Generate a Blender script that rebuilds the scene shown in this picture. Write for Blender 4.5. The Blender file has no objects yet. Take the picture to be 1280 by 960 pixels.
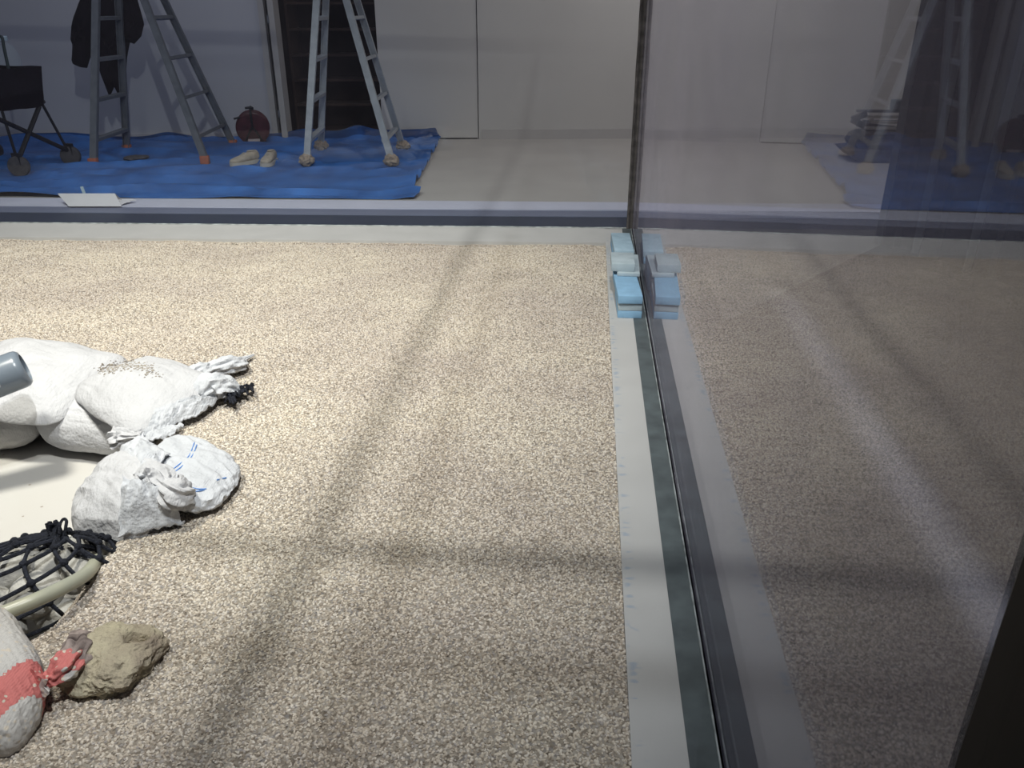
import bpy, bmesh, math, random
from mathutils import Vector, Matrix, noise
from mathutils.bvhtree import BVHTree
random.seed(7)
R = math.radians
sc = bpy.context.scene
COL = sc.collection

# ------------------------------------------------------------------ camera
F = 1016.0; H = 1.25; PITCH = R(25.1); YAW = R(5.19)
cam = bpy.data.cameras.new('camera'); cam_o = bpy.data.objects.new('camera', cam); COL.objects.link(cam_o)
cam.sensor_width = 36; cam.lens = F / 1280 * 36; cam.clip_start = .02; cam.clip_end = 60
cam_o.location = (0, 0, H); cam_o.rotation_euler = (math.pi / 2 - PITCH, 0, YAW)
sc.camera = cam_o
_c, _s, _cp, _sp = math.cos(YAW), math.sin(YAW), math.cos(PITCH), math.sin(PITCH)
FW = Vector((-_s * _cp, _c * _cp, -_sp)); RT = Vector((_c, _s, 0)); UP = Vector((-_s * _sp, _c * _sp, _cp))
EYE = Vector((0, 0, H))
def ray(x, y): return FW + RT * ((x - 640) / F) + UP * ((480 - y) / F)
def gz(x, y, z=0.0):
    d = ray(x, y); return EYE + d * ((z - H) / d.z)
def gy(x, y, Y):
    d = ray(x, y); return EYE + d * (Y / d.y)

# ------------------------------------------------------------------ helpers
def link(name, bm, mat, parent=None, smooth=True, loc=None):
    me = bpy.data.meshes.new(name)
    bmesh.ops.recalc_face_normals(bm, faces=bm.faces[:])
    bm.to_mesh(me); bm.free()
    if smooth:
        for p in me.polygons: p.use_smooth = True
        try: me.set_sharp_from_angle(angle=R(42))
        except Exception: pass
    o = bpy.data.objects.new(name, me); COL.objects.link(o)
    for m in (mat if isinstance(mat, (list, tuple)) else [mat]): me.materials.append(m)
    if parent: o.parent = parent; o.matrix_parent_inverse = parent.matrix_world.inverted() if False else Matrix.Translation(-Vector(parent.location)) if parent.rotation_euler.z == 0 else (Matrix.Translation(parent.location) @ Matrix.Rotation(parent.rotation_euler.z, 4, 'Z')).inverted()
    return o
def tag(o, label, cat, group=None, kind=None):
    o['label'] = label; o['category'] = cat
    if group: o['group'] = group
    if kind: o['kind'] = kind
    return o
def thing(name, label, cat, loc=(0, 0, 0), group=None):
    o = bpy.data.objects.new(name, None); COL.objects.link(o); o.location = loc; o.empty_display_size = .1
    return tag(o, label, cat, group)
def struct(name, bm, mat, smooth=False):
    o = link(name, bm, mat, None, smooth); o['kind'] = 'structure'; return o

def box(bm, x0, x1, y0, y1, z0, z1, mtx=None, bev=0):
    vs = [bm.verts.new(Vector(p)) for p in ((x0,y0,z0),(x1,y0,z0),(x1,y1,z0),(x0,y1,z0),(x0,y0,z1),(x1,y0,z1),(x1,y1,z1),(x0,y1,z1))]
    fs = [bm.faces.new([vs[i] for i in f]) for f in ((3,2,1,0),(4,5,6,7),(0,1,5,4),(1,2,6,5),(2,3,7,6),(3,0,4,7))]
    if bev:
        r = bmesh.ops.bevel(bm, geom=list({e for f in fs for e in f.edges}), offset=bev, segments=2, affect='EDGES', profile=.5)
        vs = list({v for f in r['faces'] for v in f.verts} | {v for v in vs if v.is_valid})
    if mtx is not None:
        for v in vs: v.co = mtx @ v.co
    return vs
def bar(bm, p, q, w, d, side=None):
    """rectangular bar from p to q; w is measured along `side`."""
    p, q = Vector(p), Vector(q); ax = (q - p).normalized()
    s = Vector(side) if side is not None else Vector((0, 0, 1)).cross(ax)
    s = (s - ax * s.dot(ax)).normalized(); t = ax.cross(s)
    rings = [[bm.verts.new(c + s * (a * w / 2) + t * (b * d / 2)) for a, b in ((-1,-1),(1,-1),(1,1),(-1,1))] for c in (p, q)]
    for i in range(4): bm.faces.new((rings[0][i], rings[0][(i+1)%4], rings[1][(i+1)%4], rings[1][i]))
    bm.faces.new(rings[0][::-1]); bm.faces.new(rings[1])
def tube(bm, pts, rad, n=8, cap=True, ruff=0, pleats=0, flat=1.0, closed=False):
    pts = [Vector(p) for p in pts]; rings = []; nrm = None; N = len(pts)
    for i, p in enumerate(pts):
        a = pts[(i - 1) % N] if closed else pts[max(i - 1, 0)]; b = pts[(i + 1) % N] if closed else pts[min(i + 1, N - 1)]
        t = (b - a).normalized()
        if nrm is None: nrm = t.orthogonal() if abs(t.z) > .95 else Vector((0, 0, 1)).cross(t)
        nrm = (nrm - t * nrm.dot(t)).normalized(); bi = t.cross(nrm)
        r = rad[i] if isinstance(rad, (list, tuple)) else rad
        ring = []
        for k in range(n):
            a_ = 2 * math.pi * k / n
            rr = r * (1 + ruff * math.sin(pleats * a_ + .9 * math.sin(i * .7)) + (ruff * .6 * math.sin((pleats * 1.7) // 1 * a_ + 1.3 + i * .25) if ruff else 0))
            ring.append(bm.verts.new(p + nrm * (rr * math.cos(a_)) + bi * (rr * flat * math.sin(a_))))
        rings.append(ring)
    M = N if closed else N - 1
    for i in range(M):
        A, B = rings[i], rings[(i + 1) % N]
        for k in range(n): bm.faces.new((A[k], A[(k+1)%n], B[(k+1)%n], B[k]))
    if cap and not closed: bm.faces.new(rings[0][::-1]); bm.faces.new(rings[-1])
def smooth_path(P, n=8):
    P = [Vector(p) for p in P]; out = []
    for i in range(len(P) - 1):
        p0, p1, p2, p3 = P[max(i-1,0)], P[i], P[i+1], P[min(i+2,len(P)-1)]
        for k in range(n):
            t = k / n
            out.append(.5 * ((2*p1) + (p2-p0)*t + (2*p0-5*p1+4*p2-p3)*t*t + (3*p1-p0-3*p2+p3)*t**3))
    return out + [P[-1]]
def lerp_list(L, n):
    out = []
    for i in range(n):
        f = i / (n - 1) * (len(L) - 1); k = min(int(f), len(L) - 2); out.append(L[k] + (L[k+1] - L[k]) * (f - k))
    return out
def fbm(p, s, o=3): return noise.fractal(Vector(p) * s, 1.0, 2.0, o, noise_basis='PERLIN_ORIGINAL')
def sstep(a, b, x):
    t = max(0, min(1, (x - a) / (b - a))); return t * t * (3 - 2 * t)
def lathe(bm, prof, n=24, mtx=Matrix()):
    rings = []
    for r, z in prof:
        rings.append([bm.verts.new(mtx @ Vector((r * math.cos(2*math.pi*k/n), r * math.sin(2*math.pi*k/n), z))) for k in range(n)])
    for A, B in zip(rings, rings[1:]):
        for k in range(n): bm.faces.new((A[k], A[(k+1)%n], B[(k+1)%n], B[k]))
    bm.faces.new(rings[0][::-1]); bm.faces.new(rings[-1])

# ------------------------------------------------------------------ materials
def mat(name, col, rough=.8, metal=0.0, var=.12, vscale=8, bump=0.0, bscale=60, spec=.3, hue=None, coords='Object', alpha=1.0):
    m = bpy.data.materials.new(name); m.use_nodes = True; nt = m.node_tree; N = nt.nodes; L = nt.links
    b = N['Principled BSDF']; b.inputs['Roughness'].default_value = rough; b.inputs['Metallic'].default_value = metal
    b.inputs['Specular IOR Level'].default_value = spec
    tc = N.new('ShaderNodeTexCoord')
    nz = N.new('ShaderNodeTexNoise'); nz.inputs['Scale'].default_value = vscale; nz.inputs['Detail'].default_value = 6
    L.new(tc.outputs[coords], nz.inputs['Vector'])
    rp = N.new('ShaderNodeValToRGB'); c = Vector(col[:3]); h = Vector(hue) if hue else c
    rp.color_ramp.elements[0].position = .3; rp.color_ramp.elements[1].position = .7
    rp.color_ramp.elements[0].color = (*(c * (1 - var)), 1); rp.color_ramp.elements[1].color = (*[min(1, x) for x in h * (1 + var)], 1)
    L.new(nz.outputs['Fac'], rp.inputs['Fac']); L.new(rp.outputs['Color'], b.inputs['Base Color'])
    if bump:
        n2 = N.new('ShaderNodeTexNoise'); n2.inputs['Scale'].default_value = bscale; n2.inputs['Detail'].default_value = 5
        L.new(tc.outputs[coords], n2.inputs['Vector'])
        bp = N.new('ShaderNodeBump'); bp.inputs['Strength'].default_value = bump; bp.inputs['Distance'].default_value = .01
        L.new(n2.outputs['Fac'], bp.inputs['Height']); L.new(bp.outputs['Normal'], b.inputs['Normal'])
    if alpha < 1: b.inputs['Alpha'].default_value = alpha
    m['out'] = rp.name
    return m

M = {}
M['wall'] = mat('white_wall_paint', (.62, .59, .56), .6, var=.03, vscale=1.5, bump=.03, bscale=200)
M['wall_left'] = mat('white_wall_paint_dimmed', (.5, .49, .52), .6, var=.04, vscale=1.2)  # same white paint, the dim cool light of the left side put into it
M['skirt'] = mat('grey_baseboard', (.52, .49, .47), .6, var=.03)
M['floor'] = mat('grey_vinyl_floor', (.45, .42, .39), .55, var=.05, vscale=2.5, bump=.02, bscale=90)
M['floor_dark'] = mat('shaded_outer_floor', (.03, .028, .032), .7, var=.3, vscale=3, spec=.12)  # shade of the outer floor put into its colour, keeps the reflection clear
M['floor_mid'] = mat('dimmed_floor', (.10, .095, .095), .6, var=.1, vscale=3)  # room floor darkened in its colour so the lit patch stays faint
M['kerb'] = mat('white_kerb', (.46, .46, .45), .7, var=.05, vscale=6, bump=.05, bscale=120)
M['outer_kerb'] = mat('pale_outer_kerb', (.56, .56, .66), .6, var=.04, vscale=5)
M['channel'] = mat('dark_grey_channel', (.085, .10, .105), .45, var=.2, vscale=14, hue=(.095, .115, .12), spec=.2)
M['navy'] = mat('navy_channel', (.028, .036, .065), .5, var=.1, vscale=4, spec=.15)
M['steel_blue'] = mat('blue_grey_channel', (.17, .185, .26), .5, var=.05, vscale=4, spec=.15)
M['silicone'] = mat('pale_silicone', (.30, .33, .33), .5, var=.5, vscale=30)
M['joint'] = mat('dark_joint_tape', (.085, .078, .074), .5, var=.5, vscale=25, bump=.3, bscale=40)
M['frame'] = mat('black_frame_paint', (.003, .002, .004), .5, var=.3, vscale=10, spec=.1)
M['tank'] = mat('white_tank_floor', (.53, .51, .475), .5, var=.05, vscale=2.2, hue=(.50, .495, .47))
M['alu'] = mat('aluminium', (.38, .40, .43), .45, metal=.35, var=.12, vscale=18)
M['alu_dark'] = mat('dull_aluminium', (.16, .17, .19), .5, metal=.3, var=.15, vscale=18)
M['black_cloth'] = mat('black_fabric', (.008, .006, .010), .95, var=.3, vscale=9, bump=.2, bscale=40, spec=.1)
M['black_metal'] = mat('black_metal', (.012, .012, .016), .5, var=.2)
M['tyre'] = mat('grey_tyre', (.07, .065, .07), .8, var=.25, vscale=30)
M['dark_green'] = mat('dark_green_plastic', (.02, .035, .04), .4, var=.2)
M['tarp'] = mat('blue_tarp', (.022, .105, .34), .5, var=.28, vscale=3.2, bump=.2, bscale=25, hue=(.035, .14, .41))
M['brown_tape'] = mat('brown_paper_tape', (.34, .27, .21), .8, var=.35, vscale=60, bump=.3)
M['orange_tape'] = mat('orange_rubber', (.42, .13, .075), .7, var=.2, vscale=40)
M['red_reel'] = mat('dark_red_plastic', (.06, .012, .02), .35, var=.35, vscale=18)
M['cord'] = mat('black_cord', (.012, .008, .012), .6, var=.4, vscale=60)
M['label'] = mat('pale_label', (.5, .42, .40), .6, var=.1)
M['shoe'] = mat('beige_shoe', (.42, .36, .29), .8, var=.2, vscale=30)
M['sole'] = mat('pale_sole', (.5, .46, .40), .7, var=.1)
M['paper'] = mat('white_paper', (.62, .60, .62), .7, var=.03)
M['tape_clear'] = mat('pale_blue_tape', (.42, .52, .60), .4, var=.08)
M['foam_blue'] = mat('blue_foam', (.34, .48, .58), .8, var=.12, vscale=20, bump=.15, bscale=150, hue=(.36, .49, .58))
M['foam_deep'] = mat('deep_blue_foam', (.245, .43, .61), .8, var=.1, vscale=20, bump=.15, bscale=150)
M['foam_grey'] = mat('grey_blue_foam', (.40, .48, .52), .8, var=.1, vscale=20, bump=.15, bscale=150)
M['rope'] = mat('black_rope', (.012, .014, .022), .85, var=.5, vscale=90, bump=.6, bscale=220)
M['stone'] = mat('grey_stone', (.40, .39, .36), .9, var=.3, vscale=22, bump=.7, bscale=60)
M['mortar'] = mat('mortar_lump', (.42, .35, .275), .95, var=.35, vscale=10, bump=1.0, bscale=80, hue=(.40, .37, .265))
M['pvc'] = mat('grey_pvc', (.15, .18, .215), .28, var=.06, vscale=6, spec=.5)
M['hose'] = mat('greenish_hose', (.33, .345, .29), .35, var=.18, vscale=7, hue=(.36, .355, .265), spec=.5)
M['jug'] = mat('clear_jug', (.6, .7, .75), .2, var=.05, alpha=.16)
M['stained'] = mat('stained_sack', (.17, .125, .12), .9, var=.6, vscale=22, bump=.5, bscale=80, hue=(.24, .20, .185))
M['thread'] = mat('blue_thread', (.10, .22, .50), .8, var=.2)
M['wood_dark'] = mat('dark_brown_shelf', (.055, .032, .024), .7, var=.4, vscale=5)
M['void'] = mat('dark_cupboard_back', (.02, .012, .011), .8, var=.4, vscale=6)
M['casing'] = mat('door_casing', (.46, .43, .41), .5, var=.05)
M['gap'] = mat('dark_gap', (.02, .02, .022), .8)
M['panel_dark'] = mat('dark_partition_board', (.03, .027, .028), .6, var=.3, vscale=2.5, spec=.1)
M['panel_black'] = mat('black_partition_frame', (.008, .007, .009), .6, var=.3, vscale=5, spec=.1)
M['panel_edge'] = mat('grey_partition_edge', (.10, .105, .11), .5, var=.1)
M['lamp_body'] = mat('lamp_housing', (.1, .1, .1), .5)
M['crate'] = mat('dark_blue_crate', (.014, .018, .03), .5, var=.4, vscale=20)
M['grey_cloth'] = mat('grey_cover', (.075, .07, .078), .8, var=.3, vscale=20, bump=.3)
M['steel'] = mat('steel_bar', (.34, .32, .29), .35, metal=.5, var=.2, vscale=30)

def specks(m):
    nt = m.node_tree; N = nt.nodes; L = nt.links; b = N['Principled BSDF']
    v = N.new('ShaderNodeTexVoronoi'); v.inputs['Scale'].default_value = 11; ge = N.new('ShaderNodeNewGeometry'); L.new(ge.outputs['Position'], v.inputs['Vector'])
    lt = N.new('ShaderNodeMath'); lt.operation = 'LESS_THAN'; lt.inputs[1].default_value = .055; L.new(v.outputs['Distance'], lt.inputs[0])
    mx = N.new('ShaderNodeMixRGB'); mx.inputs[2].default_value = (.30, .26, .22, 1); L.new(lt.outputs[0], mx.inputs[0]); L.new(N[m['out']].outputs[0], mx.inputs[1]); L.new(mx.outputs[0], b.inputs['Base Color'])
specks(M['tank'])
def bag_mat(name, col, red=False):
    m = mat(name, col, .75, var=.05, vscale=7, spec=.25)
    nt = m.node_tree; N = nt.nodes; L = nt.links; b = N['Principled BSDF']
    tc = [n for n in N if n.type == 'TEX_COORD'][0]
    w1 = N.new('ShaderNodeTexWave'); w1.inputs['Scale'].default_value = 70; w1.inputs['Distortion'].default_value = 2.0; w1.bands_direction = 'X'
    n2 = N.new('ShaderNodeTexNoise'); n2.inputs['Scale'].default_value = 45; n2.inputs['Detail'].default_value = 6
    n3 = N.new('ShaderNodeTexVoronoi'); n3.inputs['Scale'].default_value = 110
    mp = N.new('ShaderNodeMapping'); mp.inputs['Scale'].default_value = (1, .35, 1); mp.inputs['Rotation'].default_value = (0, 0, .5)
    L.new(tc.outputs['Object'], mp.inputs['Vector']); L.new(mp.outputs['Vector'], n2.inputs['Vector'])
    L.new(tc.outputs['Object'], w1.inputs['Vector']); L.new(tc.outputs['Object'], n3.inputs['Vector'])
    a = N.new('ShaderNodeMath'); a.operation = 'MULTIPLY_ADD'; a.inputs[1].default_value = .05
    L.new(w1.outputs['Fac'], a.inputs[0]); L.new(n2.outputs['Fac'], a.inputs[2])
    a2 = N.new('ShaderNodeMath'); a2.operation = 'MULTIPLY_ADD'; a2.inputs[1].default_value = -.22
    L.new(n3.outputs['Distance'], a2.inputs[0]); L.new(a.outputs[0], a2.inputs[2])
    bp = N.new('ShaderNodeBump'); bp.inputs['Strength'].default_value = .55; bp.inputs['Distance'].default_value = .012
    L.new(a2.outputs[0], bp.inputs['Height']); L.new(bp.outputs['Normal'], b.inputs['Normal'])
    if red:
        at = N.new('ShaderNodeAttribute'); at.attribute_name = 'band'
        gr = N.new('ShaderNodeMath'); gr.operation = 'GREATER_THAN'; gr.inputs[1].default_value = .5; L.new(at.outputs['Fac'], gr.inputs[0])
        mx = N.new('ShaderNodeMixRGB'); mx.inputs[2].default_value = (.52, .165, .155, 1)
        L.new(gr.outputs[0], mx.inputs[0]); L.new(N[m['out']].outputs['Color'], mx.inputs[1])
        n5 = N.new('ShaderNodeTexVoronoi'); n5.inputs['Scale'].default_value = 60; L.new(tc.outputs['Object'], n5.inputs['Vector'])
        n6 = N.new('ShaderNodeTexNoise'); n6.inputs['Scale'].default_value = 9; L.new(tc.outputs['Object'], n6.inputs['Vector'])
        s1 = N.new('ShaderNodeMath'); s1.operation = 'ADD'; L.new(n5.outputs['Distance'], s1.inputs[0]); L.new(n6.outputs['Fac'], s1.inputs[1])
        lt = N.new('ShaderNodeMath'); lt.operation = 'LESS_THAN'; lt.inputs[1].default_value = .68; L.new(s1.outputs[0], lt.inputs[0])
        mx2 = N.new('ShaderNodeMixRGB'); mx2.inputs[2].default_value = (.56, .50, .42, 1)
        L.new(lt.outputs[0], mx2.inputs[0]); L.new(mx.outputs[0], mx2.inputs[1]); L.new(mx2.outputs[0], b.inputs['Base Color'])
    return m
M['bag'] = bag_mat('white_sandbag', (.49, .492, .505))
M['bag_grey'] = bag_mat('dull_sandbag', (.42, .412, .405))
M['bag_cloth'] = bag_mat('thin_white_cloth', (.50, .515, .54))
M['bag_red'] = bag_mat('red_banded_sandbag', (.50, .485, .465), red=True)

# glass: thin clear panes, Fresnel reflection over straight transmission, a lavender haze painted on as diffuse colour
def glass(name, haze=.0, n=1.5, tint=(.93, .95, .96)):
    m = bpy.data.materials.new(name); m.use_nodes = True; nt = m.node_tree; N = nt.nodes; L = nt.links
    N.remove(N['Principled BSDF']); out = N['Material Output']
    geo = N.new('ShaderNodeNewGeometry')
    ior = N.new('ShaderNodeMix'); ior.data_type = 'FLOAT'; ior.inputs[2].default_value = n; ior.inputs[3].default_value = 1 / n
    L.new(geo.outputs['Backfacing'], ior.inputs[0])
    fr = N.new('ShaderNodeFresnel'); L.new(ior.outputs[0], fr.inputs['IOR'])
    tr = N.new('ShaderNodeBsdfTransparent'); tr.inputs['Color'].default_value = (*tint, 1)
    gl = N.new('ShaderNodeBsdfGlossy'); gl.inputs['Roughness'].default_value = 0.0; gl.inputs['Color'].default_value = (.97, .96, 1, 1)
    mx = N.new('ShaderNodeMixShader'); L.new(fr.outputs[0], mx.inputs[0]); L.new(tr.outputs[0], mx.inputs[1]); L.new(gl.outputs[0], mx.inputs[2])
    if haze:
        df = N.new('ShaderNodeBsdfDiffuse'); df.inputs['Color'].default_value = (.66, .62, .78, 1)
        nz = N.new('ShaderNodeTexNoise'); nz.inputs['Scale'].default_value = 2.2; nz.inputs['Detail'].default_value = 5
        tc = N.new('ShaderNodeTexCoord'); L.new(tc.outputs['Object'], nz.inputs['Vector'])
        ml = N.new('ShaderNodeMath'); ml.operation = 'MULTIPLY'; ml.inputs[1].default_value = haze * 2; L.new(nz.outputs['Fac'], ml.inputs[0])
        m2 = N.new('ShaderNodeMixShader'); L.new(ml.outputs[0], m2.inputs[0]); L.new(mx.outputs[0], m2.inputs[1]); L.new(df.outputs[0], m2.inputs[2])
        L.new(m2.outputs[0], out.inputs[0])
    else: L.new(mx.outputs[0], out.inputs[0])
    return m
M['glass_r'] = glass('clear_glass_right', .13, 1.48)
M['glass_b'] = glass('clear_glass_back', .004, 1.33)
M['glass_f'] = glass('clear_glass_front', 0, 1.33)

# gravel
def gravel_mat(name, gain, inst):
    m = bpy.data.materials.new(name); m.use_nodes = True; nt = m.node_tree; N = nt.nodes; L = nt.links
    b = N['Principled BSDF']; b.inputs['Roughness'].default_value = .85; b.inputs['Specular IOR Level'].default_value = .25
    rp = N.new('ShaderNodeValToRGB'); cr = rp.color_ramp; cr.interpolation = 'LINEAR'
    cols = [(0, (.30, .255, .205)), (.1, (.42, .37, .31)), (.35, (.60, .54, .455)), (.6, (.69, .635, .55)), (.82, (.80, .76, .69)), (.93, (.50, .47, .44)), (1, (.42, .40, .39))]
    cr.elements[0].position = 0; cr.elements[1].position = 1
    for i, (p, c) in enumerate(cols):
        e = cr.elements[0] if i == 0 else (cr.elements[-1] if i == len(cols) - 1 else cr.elements.new(p))
        e.position = p; e.color = (*[x * gain for x in c], 1)
    if inst:
        oi = N.new('ShaderNodeObjectInfo'); L.new(oi.outputs['Random'], rp.inputs['Fac'])
    else:
        tc = N.new('ShaderNodeTexCoord'); v = N.new('ShaderNodeTexVoronoi'); v.inputs['Scale'].default_value = 140
        L.new(tc.outputs['Object'], v.inputs['Vector']); sp = N.new('ShaderNodeSeparateColor'); L.new(v.outputs['Color'], sp.inputs[0]); L.new(sp.outputs[0], rp.inputs['Fac'])
    tc2 = N.new('ShaderNodeTexCoord'); nz = N.new('ShaderNodeTexNoise'); nz.inputs['Scale'].default_value = 1.6; nz.inputs['Detail'].default_value = 4
    ge = N.new('ShaderNodeNewGeometry'); L.new(ge.outputs['Position'], nz.inputs['Vector'])
    r2 = N.new('ShaderNodeValToRGB'); r2.color_ramp.elements[0].position = .35; r2.color_ramp.elements[1].position = .65
    r2.color_ramp.elements[0].color = (.84, .81, .80, 1); r2.color_ramp.elements[1].color = (1.0, .98, .94, 1)
    L.new(nz.outputs['Fac'], r2.inputs['Fac'])
    mx = N.new('ShaderNodeMixRGB'); mx.blend_type = 'MULTIPLY'; mx.inputs[0].default_value = 1
    L.new(rp.outputs[0], mx.inputs[1]); L.new(r2.outputs[0], mx.inputs[2]); L.new(mx.outputs[0], b.inputs['Base Color'])
    return m
M['gravel_base'] = gravel_mat('gravel_bed', .5, False)  # darker copy of the grain colours, paints the shade in the gaps
M['pebble'] = gravel_mat('gravel_grains', 1.0, True)

# ------------------------------------------------------------------ layout of the enclosure
PX = .288                       # right-hand pane
SL = .056                       # the back pane runs slightly askew
def yb(x): return 4.974 + SL * (x - PX)
XL = -5.2
def strip(name, d0, d1, x0, x1, z0, z1, m, bev=0):
    bm = bmesh.new(); vs = box(bm, x0, x1, d0, d1, z0, z1)
    for v in vs: v.co.y += yb(v.co.x)
    return struct(name, bm, m)
# inner kerbs, channels
def kerb_mat():
    m = M['kerb']; nt = m.node_tree; N = nt.nodes; L = nt.links; b = N['Principled BSDF']
    ge = N.new('ShaderNodeNewGeometry'); sp = N.new('ShaderNodeSeparateXYZ'); L.new(ge.outputs['Position'], sp.inputs[0])
    nz = N.new('ShaderNodeTexNoise'); nz.inputs['Scale'].default_value = 55; mp = N.new('ShaderNodeMapping'); mp.inputs['Scale'].default_value = (.35, 1, 1)
    L.new(ge.outputs['Position'], mp.inputs['Vector']); L.new(mp.outputs['Vector'], nz.inputs['Vector'])
    band = N.new('ShaderNodeMapRange'); band.inputs['From Min'].default_value = .157; band.inputs['From Max'].default_value = .137
    L.new(sp.outputs['X'], band.inputs['Value'])
    band2 = N.new('ShaderNodeMapRange'); band2.inputs['From Min'].default_value = .122; band2.inputs['From Max'].default_value = .134
    L.new(sp.outputs['X'], band2.inputs['Value'])
    mu = N.new('ShaderNodeMath'); mu.operation = 'MULTIPLY'; L.new(band.outputs[0], mu.inputs[0]); L.new(band2.outputs[0], mu.inputs[1])
    st = N.new('ShaderNodeMapRange'); st.inputs['From Min'].default_value = .55; st.inputs['From Max'].default_value = .62; L.new(nz.outputs['Fac'], st.inputs['Value'])
    m3 = N.new('ShaderNodeMath'); m3.operation = 'MULTIPLY'; L.new(st.outputs[0], m3.inputs[0]); L.new(mu.outputs[0], m3.inputs[1])
    m4 = N.new('ShaderNodeMath'); m4.operation = 'MULTIPLY'; m4.inputs[1].default_value = .6; L.new(m3.outputs[0], m4.inputs[0])
    mx = N.new('ShaderNodeMixRGB'); mx.inputs[2].default_value = (.25, .33, .42, 1); L.new(m4.outputs[0], mx.inputs[0])
    L.new(N[m['out']].outputs[0], mx.inputs[1]); L.new(mx.outputs[0], b.inputs['Base Color'])
kerb_mat()
bm = bmesh.new(); box(bm, .122, .226, .2, yb(.17) - .02, -.30, 0); struct('trim_1', bm, M['kerb'])
bm = bmesh.new(); box(bm, .226, PX - .004, .2, yb(.25), -.30, -.001); struct('trim_2', bm, M['channel'])
strip('trim_3', -.345, -.004, XL, .122, -.30, .0, M['kerb'])
strip('trim_4', -.03, -.004, .122, .226, -.30, .0, M['kerb'])
# outside the back pane: navy strip, blue-grey strip, pale ledge
strip('trim_5', .008, .27, XL, 6, -.10, .0, M['navy'])
strip('trim_6', .27, .43, XL, 6, -.10, .004, M['steel_blue'])
strip('trim_7', .43, .66, XL, 6, -.10, .012, M['outer_kerb'])
# outside the right pane
bm = bmesh.new(); box(bm, PX + .008, .62, -.5, yb(.45), -.3, 0); struct('trim_8', bm, M['floor_dark'])
# silicone beads
def bead(name, p, q, r):
    bm = bmesh.new(); n = 160; pts = []; rad = []
    for i in range(n + 1):
        t = i / n; c = Vector(p).lerp(Vector(q), t); pts.append(c); rad.append(r * (.75 + .6 * abs(noise.noise(c * 9))))
    tube(bm, pts, rad, 6); return struct(name, bm, M['silicone'], True)
bead('trim_9', (PX - .006, .5, .001), (PX - .006, yb(PX) - .01, .001), .0025)
bead('trim_10', (XL, yb(XL) - .006, .001), (PX - .02, yb(PX) - .008, .001), .006)
# panes
TOP = 2.25
bm = bmesh.new(); box(bm, PX, PX + .010, .46, yb(PX) - .006, 0, TOP); window_r = struct('window_1', bm, M['glass_r'])
bm = bmesh.new(); vs = box(bm, XL, PX - .035, -.004, .008, 0, TOP)
for v in vs: v.co.y += yb(v.co.x)
struct('window_2', bm, M['glass_b'])
bm = bmesh.new(); box(bm, -3.6, .30, .412, .422, .10, TOP); struct('window_3', bm, M['glass_f'])
# dark joint between the two panes
bm = bmesh.new(); n = 60
for s in range(3):
    pts = []; rad = []
    for i in range(n + 1):
        z = TOP * i / n
        pts.append(Vector((PX - .026 + s * .011, yb(PX) - .012 + .006 * (s == 1), z + .0))); rad.append(.0095 + .004 * noise.noise(Vector((s * 3, 0, z * 5))))
    tube(bm, pts, rad, 8)
struct('trim_11', bm, M['joint'], True)
# frame: front corner post and the top rails that shade the bed
bm = bmesh.new(); box(bm, .284, .46, .36, .45, -.3, TOP + .05, bev=.004); struct('trim_12', bm, M['frame'])
bm = bmesh.new(); box(bm, PX - .032, PX + .032, .45, yb(PX) + .03, TOP - .02, TOP + .04, bev=.004); struct('trim_13', bm, M['frame'])
bm = bmesh.new(); box(bm, -3.6, .284, .385, .449, TOP - .02, TOP + .04, bev=.004); struct('trim_14', bm, M['frame'])
bm = bmesh.new(); vs = box(bm, XL, PX - .033, -.025, .030, TOP, TOP + .05)
for v in vs: v.co.y += yb(v.co.x)
struct('trim_15', bm, M['frame'])

# room floors
def poly(name, pts, z0, z1, m):
    bm = bmesh.new(); top = [bm.verts.new((x, y, z1)) for x, y in pts]; bot = [bm.verts.new((x, y, z0)) for x, y in pts]
    bm.faces.new(top); bm.faces.new(bot[::-1])
    for i in range(len(pts)):
        j = (i + 1) % len(pts); bm.faces.new((top[i], bot[i], bot[j], top[j]))
    return struct(name, bm, m)
WS = (8.74 - 8.0) / 6.02      # the room's far wall, slightly askew too
def yw(x): return 8.74 + WS * (x - 1.0)
poly('floor_back', [(-8, yb(-8) + .66), (.62, yb(.62) + .66), (6, yb(6) + .66), (6, yw(6) + .02), (-8, yw(-8) + .02)], -.1, 0, M['floor'])
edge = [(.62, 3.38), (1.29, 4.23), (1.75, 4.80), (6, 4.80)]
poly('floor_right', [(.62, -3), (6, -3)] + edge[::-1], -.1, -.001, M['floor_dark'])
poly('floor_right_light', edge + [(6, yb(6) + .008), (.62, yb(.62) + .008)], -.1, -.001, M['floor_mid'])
poly('floor_front', [(-8, -6.5), (.122, -6.5), (.122, .2), (-8, .2)], -.3, -.05, M['floor_dark'])
poly('floor_tank', [(-5.2, .2), (.122, .2), (.122, 4.6), (-5.2, 4.4)], -.26, -.20, M['tank'])

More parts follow.
